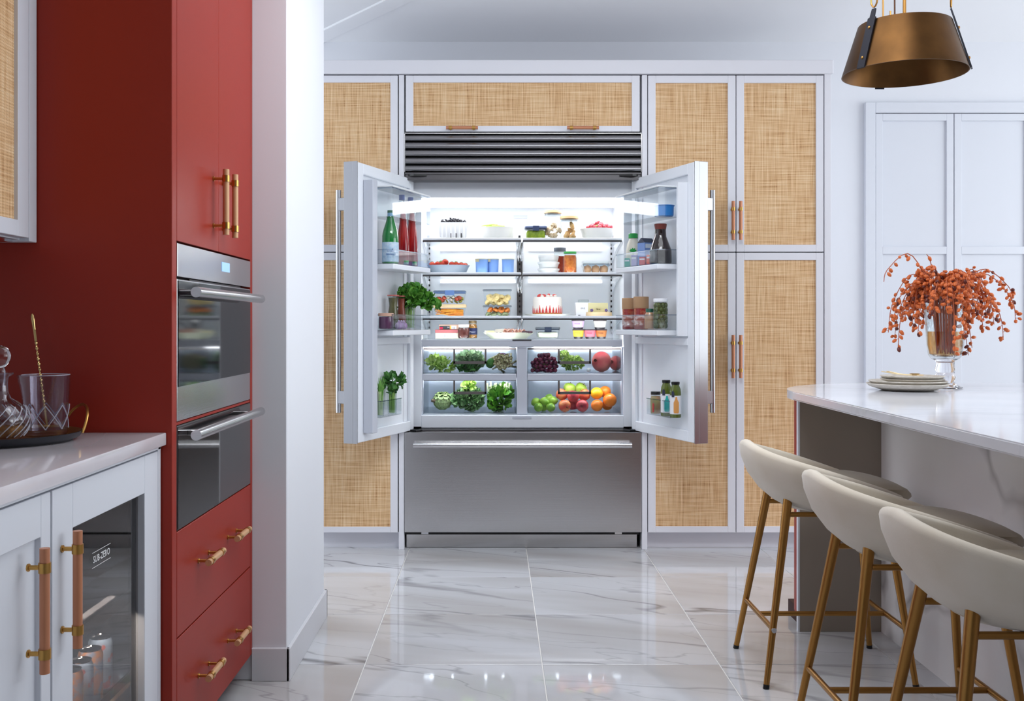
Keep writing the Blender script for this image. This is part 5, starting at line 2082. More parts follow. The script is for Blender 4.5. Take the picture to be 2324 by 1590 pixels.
# lower right: limes, apples, oranges
LIME = col('lime_skin', (86, 142, 40), .35, vary=((18, 18, 18), (146, 178, 62)), bump=(260, .25))
lm = MB().lathe([(0, -.031), (.006, -.0285), (.018, -.020), (.0255, -.006), (.0255, .006), (.018, .020), (.006, .0285), (0, .031)], 0, 0, 0, 16).mesh('lime', LIME, 60)
zlr = lr_[2] + .0035
for k, (px, dy, z_, lb) in enumerate(((1222, -.022, .0245, 'dark green lime at the front left of the lower right crisper'), (1250, -.020, .0245, 'green lime at the front of the lime pile beside the apples'),
                                      (1236, .012, .052, 'lime balanced on top of the two front limes'), (1255, .022, .056, 'lime on top of the pile next to the apples'),
                                      (1216, .030, .048, 'lime leaning on the left wall of the lower right crisper'), (1246, .055, .066, 'pale lime highest at the back of the pile'),
                                      (1235, .035, .0245, 'lime buried at the bottom back of the lime pile'))):
    put('lime', lm, (xd(px, YD + dy), YD + dy, zlr + z_), lb, 'lime', None, rot=(1.2 + .4 * k, .5 * k, .8 * k), scale=.92)
ap = [(0, -.026), (.008, -.030), (.018, -.0295), (.028, -.019), (.0345, -.002), (.034, .012), (.028, .024), (.016, .030), (.007, .028), (.002, .021), (0, .019)]
ame = MB().lathe(ap, 0, 0, 0, 22)
RAPP = col('apple_red', (206, 62, 54), .25, vary=((26, 26, 9), (232, 150, 96)))
RAPD = col('apple_dark_red', (158, 38, 58), .25, vary=((26, 26, 9), (206, 92, 90)))
GAPP = col('apple_green', (156, 196, 66), .25, vary=((20, 20, 20), (186, 212, 98)))
for k, (px, dy, z_, m_a, sc, rot, lb) in enumerate((
        (1281, -.018, .0335, RAPP, .95, (1.9, .1, .5), 'red apple at the front left under the pull of the lower right crisper'),
        (1322, -.018, .0335, RAPD, .95, (1.75, 0, -.3), 'dark red apple at the front right under the pull of the lower right crisper'),
        (1301, .012, .080, RAPD, .98, (.2, .1, 1), 'pink-red apple on top of the front pair in the lower right crisper'),
        (1275, .035, .088, RAPP, .95, (.5, -.3, 2), 'orange-red apple at the upper left of the apple pile'),
        (1326, .035, .086, RAPP, .95, (.4, .4, 4), 'orange-red apple at the upper right of the apple pile'),
        (1292, .075, .118, GAPP, .95, (.3, .1, 2), 'green apple at the top left of the apple pile'),
        (1318, .078, .117, GAPP, .95, (.6, .1, 1), 'green apple at the top right of the apple pile'),
        (1301, .050, .035, RAPD, .95, (.1, .1, 3), 'dark red apple hidden low in the middle of the apple pile'))):
    y_ = YD + dy
    t = thing('apple', lb, 'apple', (xd(px, y_), y_, zlr + z_))
    t.rotation_euler = rot
    a_ = part('skin', MB().lathe(ap, 0, 0, 0, 22), m_a, t, True, smooth=60)
    a_.scale = (sc,) * 3
    part('stem', MB().tube([(0, 0, .020), (.001, 0, .030), (.004, 0, .036)], .0015, 5), col('fruit_stem', (84, 62, 40), .6), t, True)
ORA = col('orange_skin', (238, 128, 34), .35, bump=(300, .3))
ORY = col('yellow_orange_skin', (250, 184, 28), .35, bump=(300, .3))
orm = [MB().ball((0, 0, 0), .037, 20, 14, sz=.96).mesh('orange', m__, 60) for m__ in (ORA, ORY)]
for k, (px, dy, z_, mi, sc, lb) in enumerate(((1355, -.015, .032, 0, .88, 'orange at the front bottom of the lower right crisper'), (1384, -.012, .060, 0, 1.0, 'large orange leaning on the right wall of the lower right crisper'),
                                              (1354, .018, .094, 1, .90, 'bright yellow-orange fruit on top of the oranges'), (1373, .055, .100, 0, .88, 'orange behind the yellow fruit at the top of the pile'),
                                              (1378, .045, .030, 0, .80, 'orange at the back bottom of the orange pile'))):
    y_ = YD + dy
    put('orange', orm[mi], (xd(px, y_), y_, zlr + z_ + .002), lb, 'orange', None, scale=sc)

# ------------------------------------------------------------------ left door bins
GREENG = mat('green_bottle_glass', (20, 122, 52), .06, spec=.8, coat=.5)
GREENG2 = clear_mat('pale_green_glass', (176, 206, 178), .05, 1.2)


def at_bin(side, px, yn, k):
    p = in_bin(side, px, yn, k)
    return p.x, p.y, p.z + .001


def ztop(py, y):
    return Z(py, y)


x, y, z = at_bin('l', 886, .062, 1)
r_ = .040
h_ = ztop(477, y) - z
t = thing('water_bottle', 'green glass water bottle with a pale blue label in the left door', 'bottle', (x, y, z))
part('glass', MB().lathe([(0, 0), (r_ * .9, 0), (r_, .006), (r_, h_ * .52), (r_ * .86, h_ * .63), (r_ * .55, h_ * .78), (r_ * .34, h_ * .9), (r_ * .32, h_ * .95), (0, h_ * .95)], x, y, z, 30), GREENG, t, smooth=50)
part('label', MB().lathe([(r_ * 1.012, .010), (r_ * 1.012, .104)], x, y, z, 30), col('water_label', (168, 200, 226), .45, vary=((70, 70, 70), (214, 228, 240))), t)
part('neck_foil', MB().lathe([(r_ * .37, h_ * .885), (r_ * .35, h_ * .945), (r_ * .34, h_ * .95)], x, y, z, 24), col('neck_label', (130, 176, 204), .4), t)
part('cap', MB().lathe([(r_ * .36, h_ * .95), (r_ * .36, h_ - .001), (0, h_)], x, y, z, 24), col('green_cap', (52, 108, 74), .4), t)
WB = col('blue_print', (62, 104, 170), .5)
for k, (s_, zz_) in enumerate((('★', .085), ('ACQUA', .060), ('MINERALE', .045))):
    if k:
        lettering(s_, .010, WB, t, (x + .006, y - r_ * 1.016, z + zz_), (90, 0, 0))
# faint second bottle at the door's edge
for px, lb in ((915, 'red juice bottle beside the green water bottle in the left door'), (935, 'red juice bottle nearest the hinge in the left door')):
    x, y, z = at_bin('l', px, .062, 1)
    h_ = ztop(476, y) - z
    r_ = .029
    t = thing('juice_bottle', lb, 'bottle', (x, y, z), 0, 'red juice bottles')
    JR = MATS.get('red_juice') or mat('red_juice', (176, 26, 22), .12, vary=((20, 20, 5), (120, 14, 26)), coat=.4)
    part('glass', MB().lathe([(0, 0), (r_ * .9, 0), (r_, .006), (r_, h_ * .35), (r_ * .84, h_ * .62), (r_ * .52, h_ * .85), (r_ * .44, h_ * .94), (0, h_ * .94)], x, y, z, 24), JR, t, smooth=50)
    part('neck', MB().lathe([(r_ * .46, h_ * .93), (r_ * .46, h_ * .985), (r_ * .4, h_ * .985), (0, h_ * .985)], x, y, z, 20), JARG, t)
# small jars with green lids in front
for px, lb in ((922, 'tiny jar with a green lid in front of the first red juice bottle'), (941, 'tiny jar with a green lid nearest the hinge in the left door')):
    x, y, z = at_bin('l', px, .102, 1)
    jar('small_jar', lb, 'jar', (x, y, z), .0125, .022, col('green_paste', (166, 184, 150), .5), MATS['green_lid'], .006, .9, group='tiny green-lidded jars')
# blue-capped bottles in the dairy bin
for px, lb in ((912, 'clear flask with a blue cap in the lidded dairy bin, nearer one'), (932, 'clear flask with a blue cap in the lidded dairy bin, nearer the hinge')):
    x, y, z = at_bin('l', px, .055, 0)
    jar('small_bottle', lb, 'bottle', (x, y, z), .026, .128, None, col('blue_cap', (62, 92, 170), .4), .022, .9, neck=.5, group='blue-capped flasks')

# third bin
x, y, z = at_bin('l', 876, .076, 2)
JAMP = col('purple_jam', (92, 48, 84), .4)
jar('jam_jar', 'low wide jar of purple jam with a tan lid in the left door', 'jar', (x, y, z), .036, .078, JAMP, col('tan_jar_lid', (196, 156, 136), .45), .012, .92, neck=.97, lid_r=.98)


def carafe(name, label, px, yn, k, r_, pyt, content, rim_m, body):
    x, y, z = at_bin('l', px, yn, k)
    h_ = ztop(pyt, y) - z
    t = thing(name, label, 'carafe', (x, y, z))
    prof = [(0, 0), (r_ * .85, 0), (r_, h_ * .10), (r_ * .95, h_ * .35), (r_ * .62, h_ * .68), (r_ * .78, h_ * .90), (r_ * .92, h_)]
    part('glass', MB().lathe(prof, x, y, z, 24), JARG, t, smooth=60)
    part('contents', MB().lathe([(0, .004)] + [(a * .94, min(b, h_ * .9) + .003) for a, b in prof[1:-1]] + [(0, h_ * .9)], x, y, z, 22), content, t, smooth=60)
    part('rim', MB().lathe([(r_ * .90, h_ - .005), (r_ * .97, h_ - .004), (r_ * .97, h_), (r_ * .88, h_)], x, y, z, 24), rim_m, t)


RIMR = col('coral_rim', (206, 110, 104), .4)
carafe('carafe', 'hourglass carafe of olive-brown pickles with a coral rim in the left door', 892, .034, 2, .030, 669, col('olive_brine', (112, 104, 64), .35, vary=((40, 40, 12), (66, 62, 40))), RIMR, None)
carafe('carafe', 'hourglass carafe of red-brown pickles with a coral rim in the left door', 911, .045, 2, .026, 671, col('rust_pickle', (148, 66, 42), .35, vary=((40, 40, 12), (110, 40, 30))), RIMR, None)
for k, (px, yn) in enumerate(((905, .095), (916, .100), (911, .080))):
    x, y, z = at_bin('l', px, yn, 2)
    mb = MB().lathe([(0, 0), (.012, .002), (.019, .014), (.016, .028), (.006, .036), (.003, .044), (0, .045)], x, y, z, 12)
    solo('garlic_bulb', mb, col('purple_garlic', (206, 186, 214), .5, vary=((70, 70, 9), (150, 96, 160))), 'purple-streaked garlic bulb at the front of the third left door bin', 'garlic', 'garlic bulbs in the door bin', smooth=60)


def herb_glass(label, px, yn, k, r_, pyg, leafs, lm_, n_stem, side='l', stemm=STEMG):
    x, y, z = at_bin(side, px, yn, k)
    hg = ztop(pyg, y) - z
    t = thing('herb_glass', label, 'herbs', (x, y, z))
    part('glass', MB().lathe([(0, .001), (r_ * .86, .001), (r_ * .9, .005), (r_, hg)], x, y, z, 24), JARG, t, smooth=50)
    part('water', MB().lathe([(0, .005), (r_ * .85, .005), (r_ * .92, hg * .6), (0, hg * .6)], x, y, z, 20), CLEARB, t)
    mb = MB()
    for i in range(n_stem):
        a = i * 2.4
        q = r_ * .7 * math.sqrt((i + .5) / n_stem)
        mb.tube([(x + q * math.cos(a), y + q * math.sin(a), z + .008), (x + q * 1.1 * math.cos(a), y + q * 1.1 * math.sin(a), z + hg * 1.1)], .002, 5)
    part('stems', mb, stemm, t, kind='stuff')
    if leafs:
        mb = MB()
        for (dx, dy, dz, rx, ry, rz_, n, L, W, rf) in leafs:
            leafy(mb, (x + dx, y + dy, z + hg + dz), (rx, ry, rz_), n, L, W, rf, rl, front=.3, uplift=.25)
        part('leaves', mb, lm_, t, kind='stuff')
    return t, x, y, z, hg


herb_glass('leafy parsley bunch standing in a water glass in the left door', 929, .066, 2, .033, 690,
           [(.015, 0, .045, .085, .065, .055, 130, .034, .036, .004), (.075, .03, .02, .06, .05, .03, 45, .034, .034, .004), (.115, .05, -.005, .035, .03, .02, 20, .032, .032, .004), (-.01, 0, .005, .05, .04, .03, 30, .03, .03, .004)], LEAF_PAR, 14)
t, x, y, z, hg = herb_glass('bundle of chives standing in a glass low in the left door', 862, .030, 3, .022, 893, None, LEAF_PAR, 18, stemm=STEMW)
mb = MB()
for i in range(26):
    a, q = rl.uniform(0, 6.28), .014 * math.sqrt(rl.random())
    zt_ = z + hg + rl.uniform(.02, .085)
    mb.tube([(x + q * math.cos(a), y + q * math.sin(a), z + hg * .7), (x + q * 1.2 * math.cos(a), y + q * 1.2 * math.sin(a), (z + hg + zt_) / 2), (x + q * 1.9 * math.cos(a), y + q * 1.9 * math.sin(a), zt_)], [.0022, .002, .0008], 5)
part('blades', mb, leafmat('chive', (92, 150, 62), (132, 178, 92)), t, kind='stuff')
herb_glass('dark leafy herb bunch standing in a glass low in the left door', 890, .032, 3, .024, 885,
           [(.006, 0, .045, .055, .04, .030, 60, .036, .026, .003), (0, 0, -.005, .014, .014, .02, 24, .026, .018, .002)], LEAF_DK, 12)

# ------------------------------------------------------------------ right door bins
x, y, z = at_bin('r', 1507, .058, 0)
t = thing('blue_bowl', 'bright blue plastic bowl in the top bin of the right door', 'bowl', (x, y, z))
part('bowl', MB().lathe([(0, 0), (.036, 0), (.045, .006), (.047, .050), (.051, .054), (.049, .056), (.043, .050), (.041, .008), (0, .006)], x, y, z, 28), col('blue_plastic', (30, 128, 206), .35), t)

x, y, z = at_bin('r', 1499, .060, 1)
h_ = ztop(508, y) - z
t = thing('coffee_bottle', 'dark flask of iced coffee with a brown cap in the right door', 'bottle', (x, y, z))
r_ = .054
part('glass', MB().lathe([(0, 0), (r_ * .92, 0), (r_, .006), (r_ * .98, h_ * .34), (r_ * .74, h_ * .52), (r_ * .52, h_ * .68), (r_ * .48, h_ * .84), (r_ * .50, h_ * .86), (0, h_ * .86)], x, y, z, 30), mat('coffee_glass', (38, 28, 28), .08, coat=.6), t, smooth=50)
part('cap', MB().lathe([(r_ * .48, h_ * .86), (r_ * .54, h_ * .95), (r_ * .56, h_ - .003), (r_ * .52, h_), (0, h_)], x, y, z, 28), col('brown_cap', (112, 50, 42), .45), t)
x, y, z = at_bin('r', 1437, .052, 1)
h_ = ztop(530, y) - z
t = thing('milk_bottle', 'cream plastic bottle with a bright green cap and sprout print in the right door', 'bottle', (x, y, z))
r_ = .036
part('body', MB().lathe([(0, 0), (r_ * .94, 0), (r_, .006), (r_, h_ * .5), (r_ * .86, h_ * .68), (r_ * .58, h_ * .82), (r_ * .56, h_ * .87), (0, h_ * .87)], x, y, z, 28), col('cream_plastic', (214, 210, 194), .35), t, smooth=50)
part('cap', MB().lathe([(r_ * .66, h_ * .86), (r_ * .66, h_ - .003), (r_ * .6, h_), (0, h_)], x, y, z, 24), col('bright_green', (34, 156, 70), .4), t)
mb = MB()
for k, a in enumerate((.2, 1.0, 1.7, 2.4, 3.0)):
    mb.leaf((x - .006, y - r_ * 1.02, z + .078), (math.cos(a), 0, math.sin(a) * .8 + .2), (0, -1, 0), .018, .010, 0, rl, 3, 2, 0)
mb.tube([(x - .006, y - r_ * 1.01, z + .055), (x - .006, y - r_ * 1.01, z + .082)], .0012, 5)
part('sprout_print', mb, MATS['bright_green'], t)
x, y, z = at_bin('r', 1467, .050, 1)
h_ = ztop(543, y) - z
t = thing('milk_carton', 'blue and navy drink carton behind the coffee flask in the right door', 'carton', (x, y, z), math.radians(32))
part('body', MB().box(-.034, -.028, 0, .034, .028, h_ - .018, b=.001), col('carton_blue', (112, 142, 198), .45), t, True)
part('side_print', MB().box(.0342, -.0275, .001, .0346, .0275, h_ - .019), col('carton_navy', (46, 52, 74), .45), t, True)
mb = MB()
mb.loft([[(-.034, -.028, h_ - .018), (.034, -.028, h_ - .018), (.034, .028, h_ - .018), (-.034, .028, h_ - .018)], [(-.034, -.002, h_ + .006), (.034, -.002, h_ + .006), (.034, .002, h_ + .006), (-.034, .002, h_ + .006)]])
part('gable', mb, MATS['carton_navy'], t, True)
part('front_print', MB().box(-.030, -.0286, h_ - .045, .012, -.0281, h_ - .024), col('carton_pale', (206, 218, 232), .5), t, True)
lettering('MILK', .020, MATS['carton_pale'], t, (0, -.0288, .045), (90, 0, 0), local=True)
for k, (px, yn, wd_, hh, rgb, lb) in enumerate(((1424, .095, .026, .044, (56, 176, 156), 'small teal packet at the front of the second right door bin'), (1440, .098, .028, .056, (182, 176, 214), 'small lilac packet at the front of the second right door bin'),
                                                (1459, .100, .030, .040, (206, 70, 76), 'small red packet at the front of the second right door bin'), (1474, .100, .024, .046, (228, 96, 60), 'small orange packet beside the coffee flask'))):
    x, y, z = at_bin('r', px, yn, 1)
    t = thing('snack_packet', lb, 'packet', (x, y, z), math.radians(-22 - 4 * k), 'small packets in the right door')
    part('packet', MB().box(-wd_ / 2, -.010, 0, wd_ / 2, .010, hh, b=.0015), col('packet_%d' % k, rgb, .4), t, True)
    part('flap', MB().box(-wd_ / 2 + .002, -.0105, hh * .62, wd_ / 2 - .002, -.0101, hh * .8), CARD, t, True)

KRAFT = col('kraft_paper', (186, 148, 112), .75)
for px, yn, r_, pyt, lb in ((1427, .060, .034, 676, 'red salsa jar with a kraft paper hood, nearer the hinge in the right door'), (1455, .056, .037, 673, 'red salsa jar with a kraft paper hood beside the olive jar')):
    x, y, z = at_bin('r', px, yn, 2)
    h_ = ztop(pyt, y) - z
    t = thing('salsa_jar', lb, 'jar', (x, y, z), 0, 'kraft-hooded jars')
    part('glass', MB().lathe([(0, 0), (r_ * .92, 0), (r_ * .96, .005), (r_ * .96, h_ * .66), (0, h_ * .66)], x, y, z, 26), mat('salsa_%d' % px, (150, 46, 44), .15, vary=((40, 40, 40), (176, 92, 70), (.5, .6)), coat=.4), t, smooth=45)
    part('label', MB().lathe([(r_ * .972, h_ * .12), (r_ * .972, h_ * .42)], x, y, z, 26), col('salsa_label', (222, 196, 190), .5, vary=((40, 40, 40), (176, 96, 76), (.45, .55))), t)
    part('paper_hood', MB().lathe([(r_ * .98, h_ * .64), (r_ * 1.03, h_ * .66), (r_ * 1.03, h_ - .002), (r_ * .98, h_), (0, h_)], x, y, z, 26), KRAFT, t)
x, y, z = at_bin('r', 1474, .092, 2)
jar('sauce_jar', 'small peach sauce jar with a dark green lid in the right door', 'jar', (x, y, z), .025, ztop(700, y) - z, col('peach_sauce', (226, 168, 128), .4), col('dark_green_lid', (36, 92, 74), .45), .014, .95, neck=.68)
x, y, z = at_bin('r', 1499, .060, 2)
h_ = ztop(677, y) - z
t = thing('olive_jar', 'tall jar of green olives with a white lid in the right door', 'jar', (x, y, z))
r_ = .036
part('glass', MB().lathe([(0, .001), (r_ * .95, .001), (r_, .006), (r_, h_ * .80), (r_ * .90, h_ * .86), (r_ * .90, h_ * .9)], x, y, z, 26), JARG, t, smooth=45)
part('brine', MB().lathe([(0, .004), (r_ * .62, .004), (r_ * .62, h_ * .78), (0, h_ * .80)], x, y, z, 20), col('brine', (126, 88, 40), .3), t)
part('lid', MB().lathe([(r_ * .92, h_ * .885), (r_ * .95, h_ * .89), (r_ * .95, h_ - .003), (r_ * .9, h_), (0, h_)], x, y, z, 26), col('white_lid', (232, 234, 238), .35), t)
ov = MB().ball((0, 0, 0), .0115, 10, 7, sz=1.25).mesh('olive', col('big_olive', (104, 112, 44), .3, vary=((40, 40, 40), (74, 82, 34))), 60)
for L in range(6):
    for k in range(8):
        a = 2 * PI * (k + .5 * (L % 2)) / 8
        put('olive', ov, (x + .0235 * math.cos(a), y + .0235 * math.sin(a), z + .018 + .0195 * L), 'green olive packed in the tall white-lidded jar', 'olive', 'olives in the tall jar', rot=(rl.uniform(-.4, .4), rl.uniform(-.4, .4), 0))
# lowest bin
x, y, z = at_bin('r', 1488, .030, 3)
jar('pickle_jar', 'pickle jar with a black lid low in the right door', 'jar', (x, y, z), .026, ztop(888, y) - z, col('pickle_brine', (178, 168, 118), .35, vary=((40, 40, 8), (196, 132, 100))), BLACK, .012, .9, neck=.86)
part('pepper_strip', MB().box(x - .020, y - .0265, z + .012, x - .011, y - .0255, z + .055), col('red_strip', (206, 84, 78), .4), [o for o in COL.objects if o.name == 'pickle_jar'][0])
for px, rgb, pyt, lb in ((1512, (36, 176, 170), 862, 'green juice bottle with a teal label low in the right door'), (1533, (214, 152, 84), 866, 'green juice bottle with an orange label low in the right door')):
    x, y, z = at_bin('r', px, .030, 3)
    h_ = ztop(pyt, y) - z
    r_ = .0265
    t = thing('juice_bottle', lb, 'bottle', (x, y, z), 0, 'green juice bottles')
    part('glass', MB().lathe([(0, 0), (r_ * .92, 0), (r_, .005), (r_, h_ * .70), (r_ * .92, h_ * .80), (r_ * .68, h_ * .89), (r_ * .66, h_ * .93), (0, h_ * .93)], x, y, z, 24), mat('green_juice_%d' % px, (84, 98, 30), .12, coat=.5), t, smooth=50)
    part('cap', MB().lathe([(r_ * .74, h_ * .925), (r_ * .76, h_ - .002), (r_ * .70, h_), (0, h_)], x, y, z, 22), BLACK, t)
    part('label', MB().lathe([(r_ * 1.012, h_ * .10), (r_ * 1.012, h_ * .62)], x, y, z, 24), col('juice_label', (226, 228, 232), .5), t)
    d_ = Vector((0 - x, 0 - y, 0)).normalized()
    mb = MB()
    mb.lathe([(0, 0), (.010, 0), (.0125, .006), (.0125, .050), (.006, .064), (.004, .076), (0, .077)], 0, 0, 0, 14)
    for v in mb.bm.verts:
        v.co.y *= .12
        v.co += Vector((x - .001, y - r_ * 1.015, z + h_ * .13))
    part('bottle_print', mb, col('juice_print_%d' % px, rgb, .45), t)
    mb = MB()
    mb.loft([[(x - .021, y - r_ * .70, z + h_ * .58), (x - .010, y - r_ * .98, z + h_ * .58), (x - .010, y - r_ * .98, z + h_ * .70), (x - .016, y - r_ * .86, z + h_ * .76), (x - .021, y - r_ * .70, z + h_ * .72)],
             [(x - .022, y - r_ * .76, z + h_ * .58), (x - .011, y - r_ * 1.04, z + h_ * .58), (x - .011, y - r_ * 1.04, z + h_ * .70), (x - .017, y - r_ * .92, z + h_ * .76), (x - .022, y - r_ * .76, z + h_ * .72)]])
    part('badge_print', mb, col('badge_navy', (40, 44, 66), .5), t)

# ------------------------------------------------------------------ island: plates, cutlery, vase
px_, py_ = 1.505, 3.74
plate_prof = lambda R, h: [(0, .002), (R * .55, .001), (R * .62, 0), (R * .93, h * .55), (R, h * .9), (R * .995, h), (R * .96, h * .97), (R * .88, h * .62), (R * .60, .006), (0, .006)]
zz = IZ + .0005
for k, (R, h, dx, lb) in enumerate(((.142, .026, -.004, 'large speckled stoneware plate at the bottom of the stack on the island'), (.136, .022, -.003, 'large speckled stoneware plate second from the bottom of the stack'),
                                    (.111, .016, .014, 'small stoneware plate third from the bottom of the stack'), (.111, .018, .013, 'small stoneware plate on top of the stack under the gold cutlery'))):
    mb = MB().lathe(plate_prof(R, h), px_ + dx, py_, zz, 48)
    if k == 0:
        bot = 0
    solo('plate', mb, STONEW, lb, 'plate', 'stoneware plates', smooth=60)
    zz += (.0135, .0130, .0085, .0)[k] if k < 3 else 0
ztop_p = zz + .018
GOLDC = col('gold_cutlery', (206, 170, 106), .3, metal=.8)
for k, (dx, dy, rz_, lb) in enumerate(((-.045, -.05, .35, 'gold fork lying on the top plate, handle to the left'), (-.030, -.025, .55, 'gold spoon lying on the top plate behind the fork'))):
    t = thing('fork' if k == 0 else 'spoon', lb, 'cutlery', (px_ + dx, py_ + dy, ztop_p + .001), rz_, 'gold cutlery')
    mb = MB()
    rows = []
    for s, w_, zz_ in ((-.085, .006, .016), (-.078, .008, .015), (-.03, .0045, .007), (.02, .0035, .002), (.045, .004, .001)):
        rows.append([(s, -w_, zz_), (s, w_, zz_), (s, w_, zz_ + .0025), (s, -w_, zz_ + .0025)])
    mb.loft(rows)
    part('handle', mb, col('cream_handle', (222, 198, 152), .4, metal=.3), t, True)
    mb = MB()
    if k == 0:
        mb.box(.045, -.010, .001, .062, .010, .003, b=.001)
        for q in range(4):
            mb.box(.060, -.0095 + q * .0054, .0012, .090, -.0068 + q * .0054, .003)
    else:
        mb.lathe([(0, .0), (.012, .001), (.017, .006), (.016, .006), (.010, .002), (0, .0015)], .066, 0, .0, 18, 1.4, .9)
    part('head', mb, GOLDC, t, True)

# vase
vx, vy, vz = 1.695, 3.87, IZ + .001
VG = GLASS
t = thing('vase', 'tall footed clear glass vase with amber water on the island', 'vase', (vx, vy, vz))
vh = Z(664, vy) - vz
bz = Z(812, vy) - vz
po = [(0, 0), (.060, 0), (.062, .003), (.040, .012), (.031, .020), (.033, .028), (.038, .040), (.033, .052), (.030, .058), (.036, .068), (.030, bz - .020), (.034, bz - .010), (.050, bz - .002), (.060, bz + .012), (.0655, bz + .05), (.078, vh)]
pi_ = [(.0755, vh), (.063, bz + .05), (.056, bz + .014), (.04, bz + .006), (0, bz + .005)]
part('glass', MB().lathe(po[12:] + pi_, vx, vy, vz, 40), clear_mat('vase_glass', (246, 249, 250), .02, 1.3), t, smooth=50)
part('foot', MB().lathe(po[:13] + [(0, bz + .002)], vx, vy, vz, 40), GLASS, t, smooth=50)
wz = Z(752, vy) - vz
part('water', MB().lathe([(0, bz + .0065), (.04, bz + .0075), (.0545, bz + .015), (.0615, bz + .05), (.0625, wz), (0, wz)], vx, vy, vz, 36), clear_mat('amber_water', (240, 206, 158), .02, .8), t, smooth=50)
DATE = col('date_orange', (198, 94, 42), .38, vary=((14, 14, 14), (222, 122, 60)))
DATED = col('date_dark', (96, 40, 32), .4)
dme = MB().lathe([(0, 0), (.0036, .0018), (.0054, .006), (.005, .0115), (.0026, .0155), (0, .0168)], 0, 0, 0, 9).mesh('date', DATE, 60)
dmd = MB().lathe([(0, 0), (.0036, .0018), (.0054, .006), (.005, .0115), (.0026, .0155), (0, .0168)], 0, 0, 0, 9).mesh('date', DATED, 60)
STK = col('date_stalk', (176, 92, 58), .55)
rd = random.Random(11)
specs = []
for k in range(40):
    a = 2 * PI * k / 40 + rd.uniform(-.12, .12)
    specs.append((a, rd.uniform(.06, .20), rd.uniform(.005, .075), rd.uniform(.05, .26), 0))
for k in range(16):
    specs.append((rd.uniform(0, 6.28), rd.uniform(.035, .11), rd.uniform(.015, .07), rd.uniform(.0, .08), 0))
NL = len(specs)
specs.append((math.radians(185), .225, .125, .085, 1))
specs.append((math.radians(140), .05, .155, .0, 1))
specs.append((math.radians(-8), .235, .05, .16, 0))
specs.append((math.radians(5), .25, .07, .10, 0))
specs.append((math.radians(172), .19, .05, .20, 0))
ndate = 0
for k, (a, reach, rise, drop, thin) in enumerate(specs):
    ca, sa = math.cos(a), math.sin(a)
    t = thing('date_spray', 'stem of small orange dates in the vase, %s' % ('drooping to the right' if ca > .5 else 'drooping to the left' if ca < -.5 else 'at the back' if sa > 0 else 'hanging in front of the glass') if not thin else ('longest bare-tipped date stem reaching out to the left of the vase' if k == NL else 'single date stem standing highest above the vase'),
              'branch', (vx + .03 * ca, vy + .03 * sa, vz + bz + .02), 0, 'orange date stems ' + ('right' if ca > .5 else 'left' if ca < -.5 else 'back' if sa > 0 else 'front') + ' of the vase')
    top_z = vh + rise
    P0 = Vector((vx + .028 * ca, vy + .028 * sa, vz + bz + .015 + rd.uniform(0, .03)))
    P1 = Vector((vx + .050 * ca, vy + .050 * sa, vz + vh * .98))
    P2 = Vector((vx + (.05 + .45 * (reach - .03)) * ca, vy + (.05 + .45 * (reach - .03)) * sa, vz + top_z + .02))
    P3 = Vector((vx + reach * ca, vy + reach * sa, vz + top_z - drop * .45))
    P4 = Vector((vx + (reach + .015) * ca, vy + (reach + .015) * sa, vz + top_z - drop))
    if k == NL + 1:
        P2 = Vector((vx - .05, vy, vz + vh + .08))
        P3 = Vector((vx - .058, vy, vz + vh + .125))
        P4 = Vector((vx - .07, vy, vz + vh + .145))
    pth = []
    for i in range(18):
        u_ = i / 17 * 4
        j = min(3, int(u_))
        f = u_ - j
        Q = [P0, P1, P2, P3, P4]
        q0, q1, q2, q3 = Q[max(0, j - 1)], Q[j], Q[j + 1], Q[min(4, j + 2)]
        pth.append(.5 * ((2 * q1) + (q2 - q0) * f + (2 * q0 - 5 * q1 + 4 * q2 - q3) * f * f + (3 * q1 - q0 - 3 * q2 + q3) * f ** 3))
    mb = MB()
    mb.tube([tuple(p) for p in pth], [.0024 - .0012 * i / 17 for i in range(18)], 6)
    base = WM[t].translation
    n = 5 if k == NL + 1 else (7 if thin else 18)
    for i in range(n):
        f = .44 + .55 * (i + .5) / n
        if k == NL:
            f = .40 + .42 * (i + .5) / n
        if k == NL + 1:
            f = (.5, .55, .6, .64, .99)[i]
        j = f * 17
        j0 = min(16, int(j))
        p = pth[j0].lerp(pth[j0 + 1], j - j0)
        off = Vector((rd.uniform(-1, 1), rd.uniform(-1, 1), rd.uniform(-1, .5))).normalized() * rd.uniform(.003, .011)
        q = p + off
        dirv = (off.normalized() + Vector((0, 0, -.5))).normalized()
        eul = dirv.to_track_quat('Z', 'Y').to_euler()
        dark = rd.random() < .09 or (i == n - 1 and rd.random() < .3)
        sub('date', dmd if dark else dme, t, q - base, rot=eul, scale=rd.uniform(1.0, 1.35))
        mb.tube([tuple(p), tuple(q)], .0009, 4)
        ndate += 1
    part('stalk', mb, STK, t)

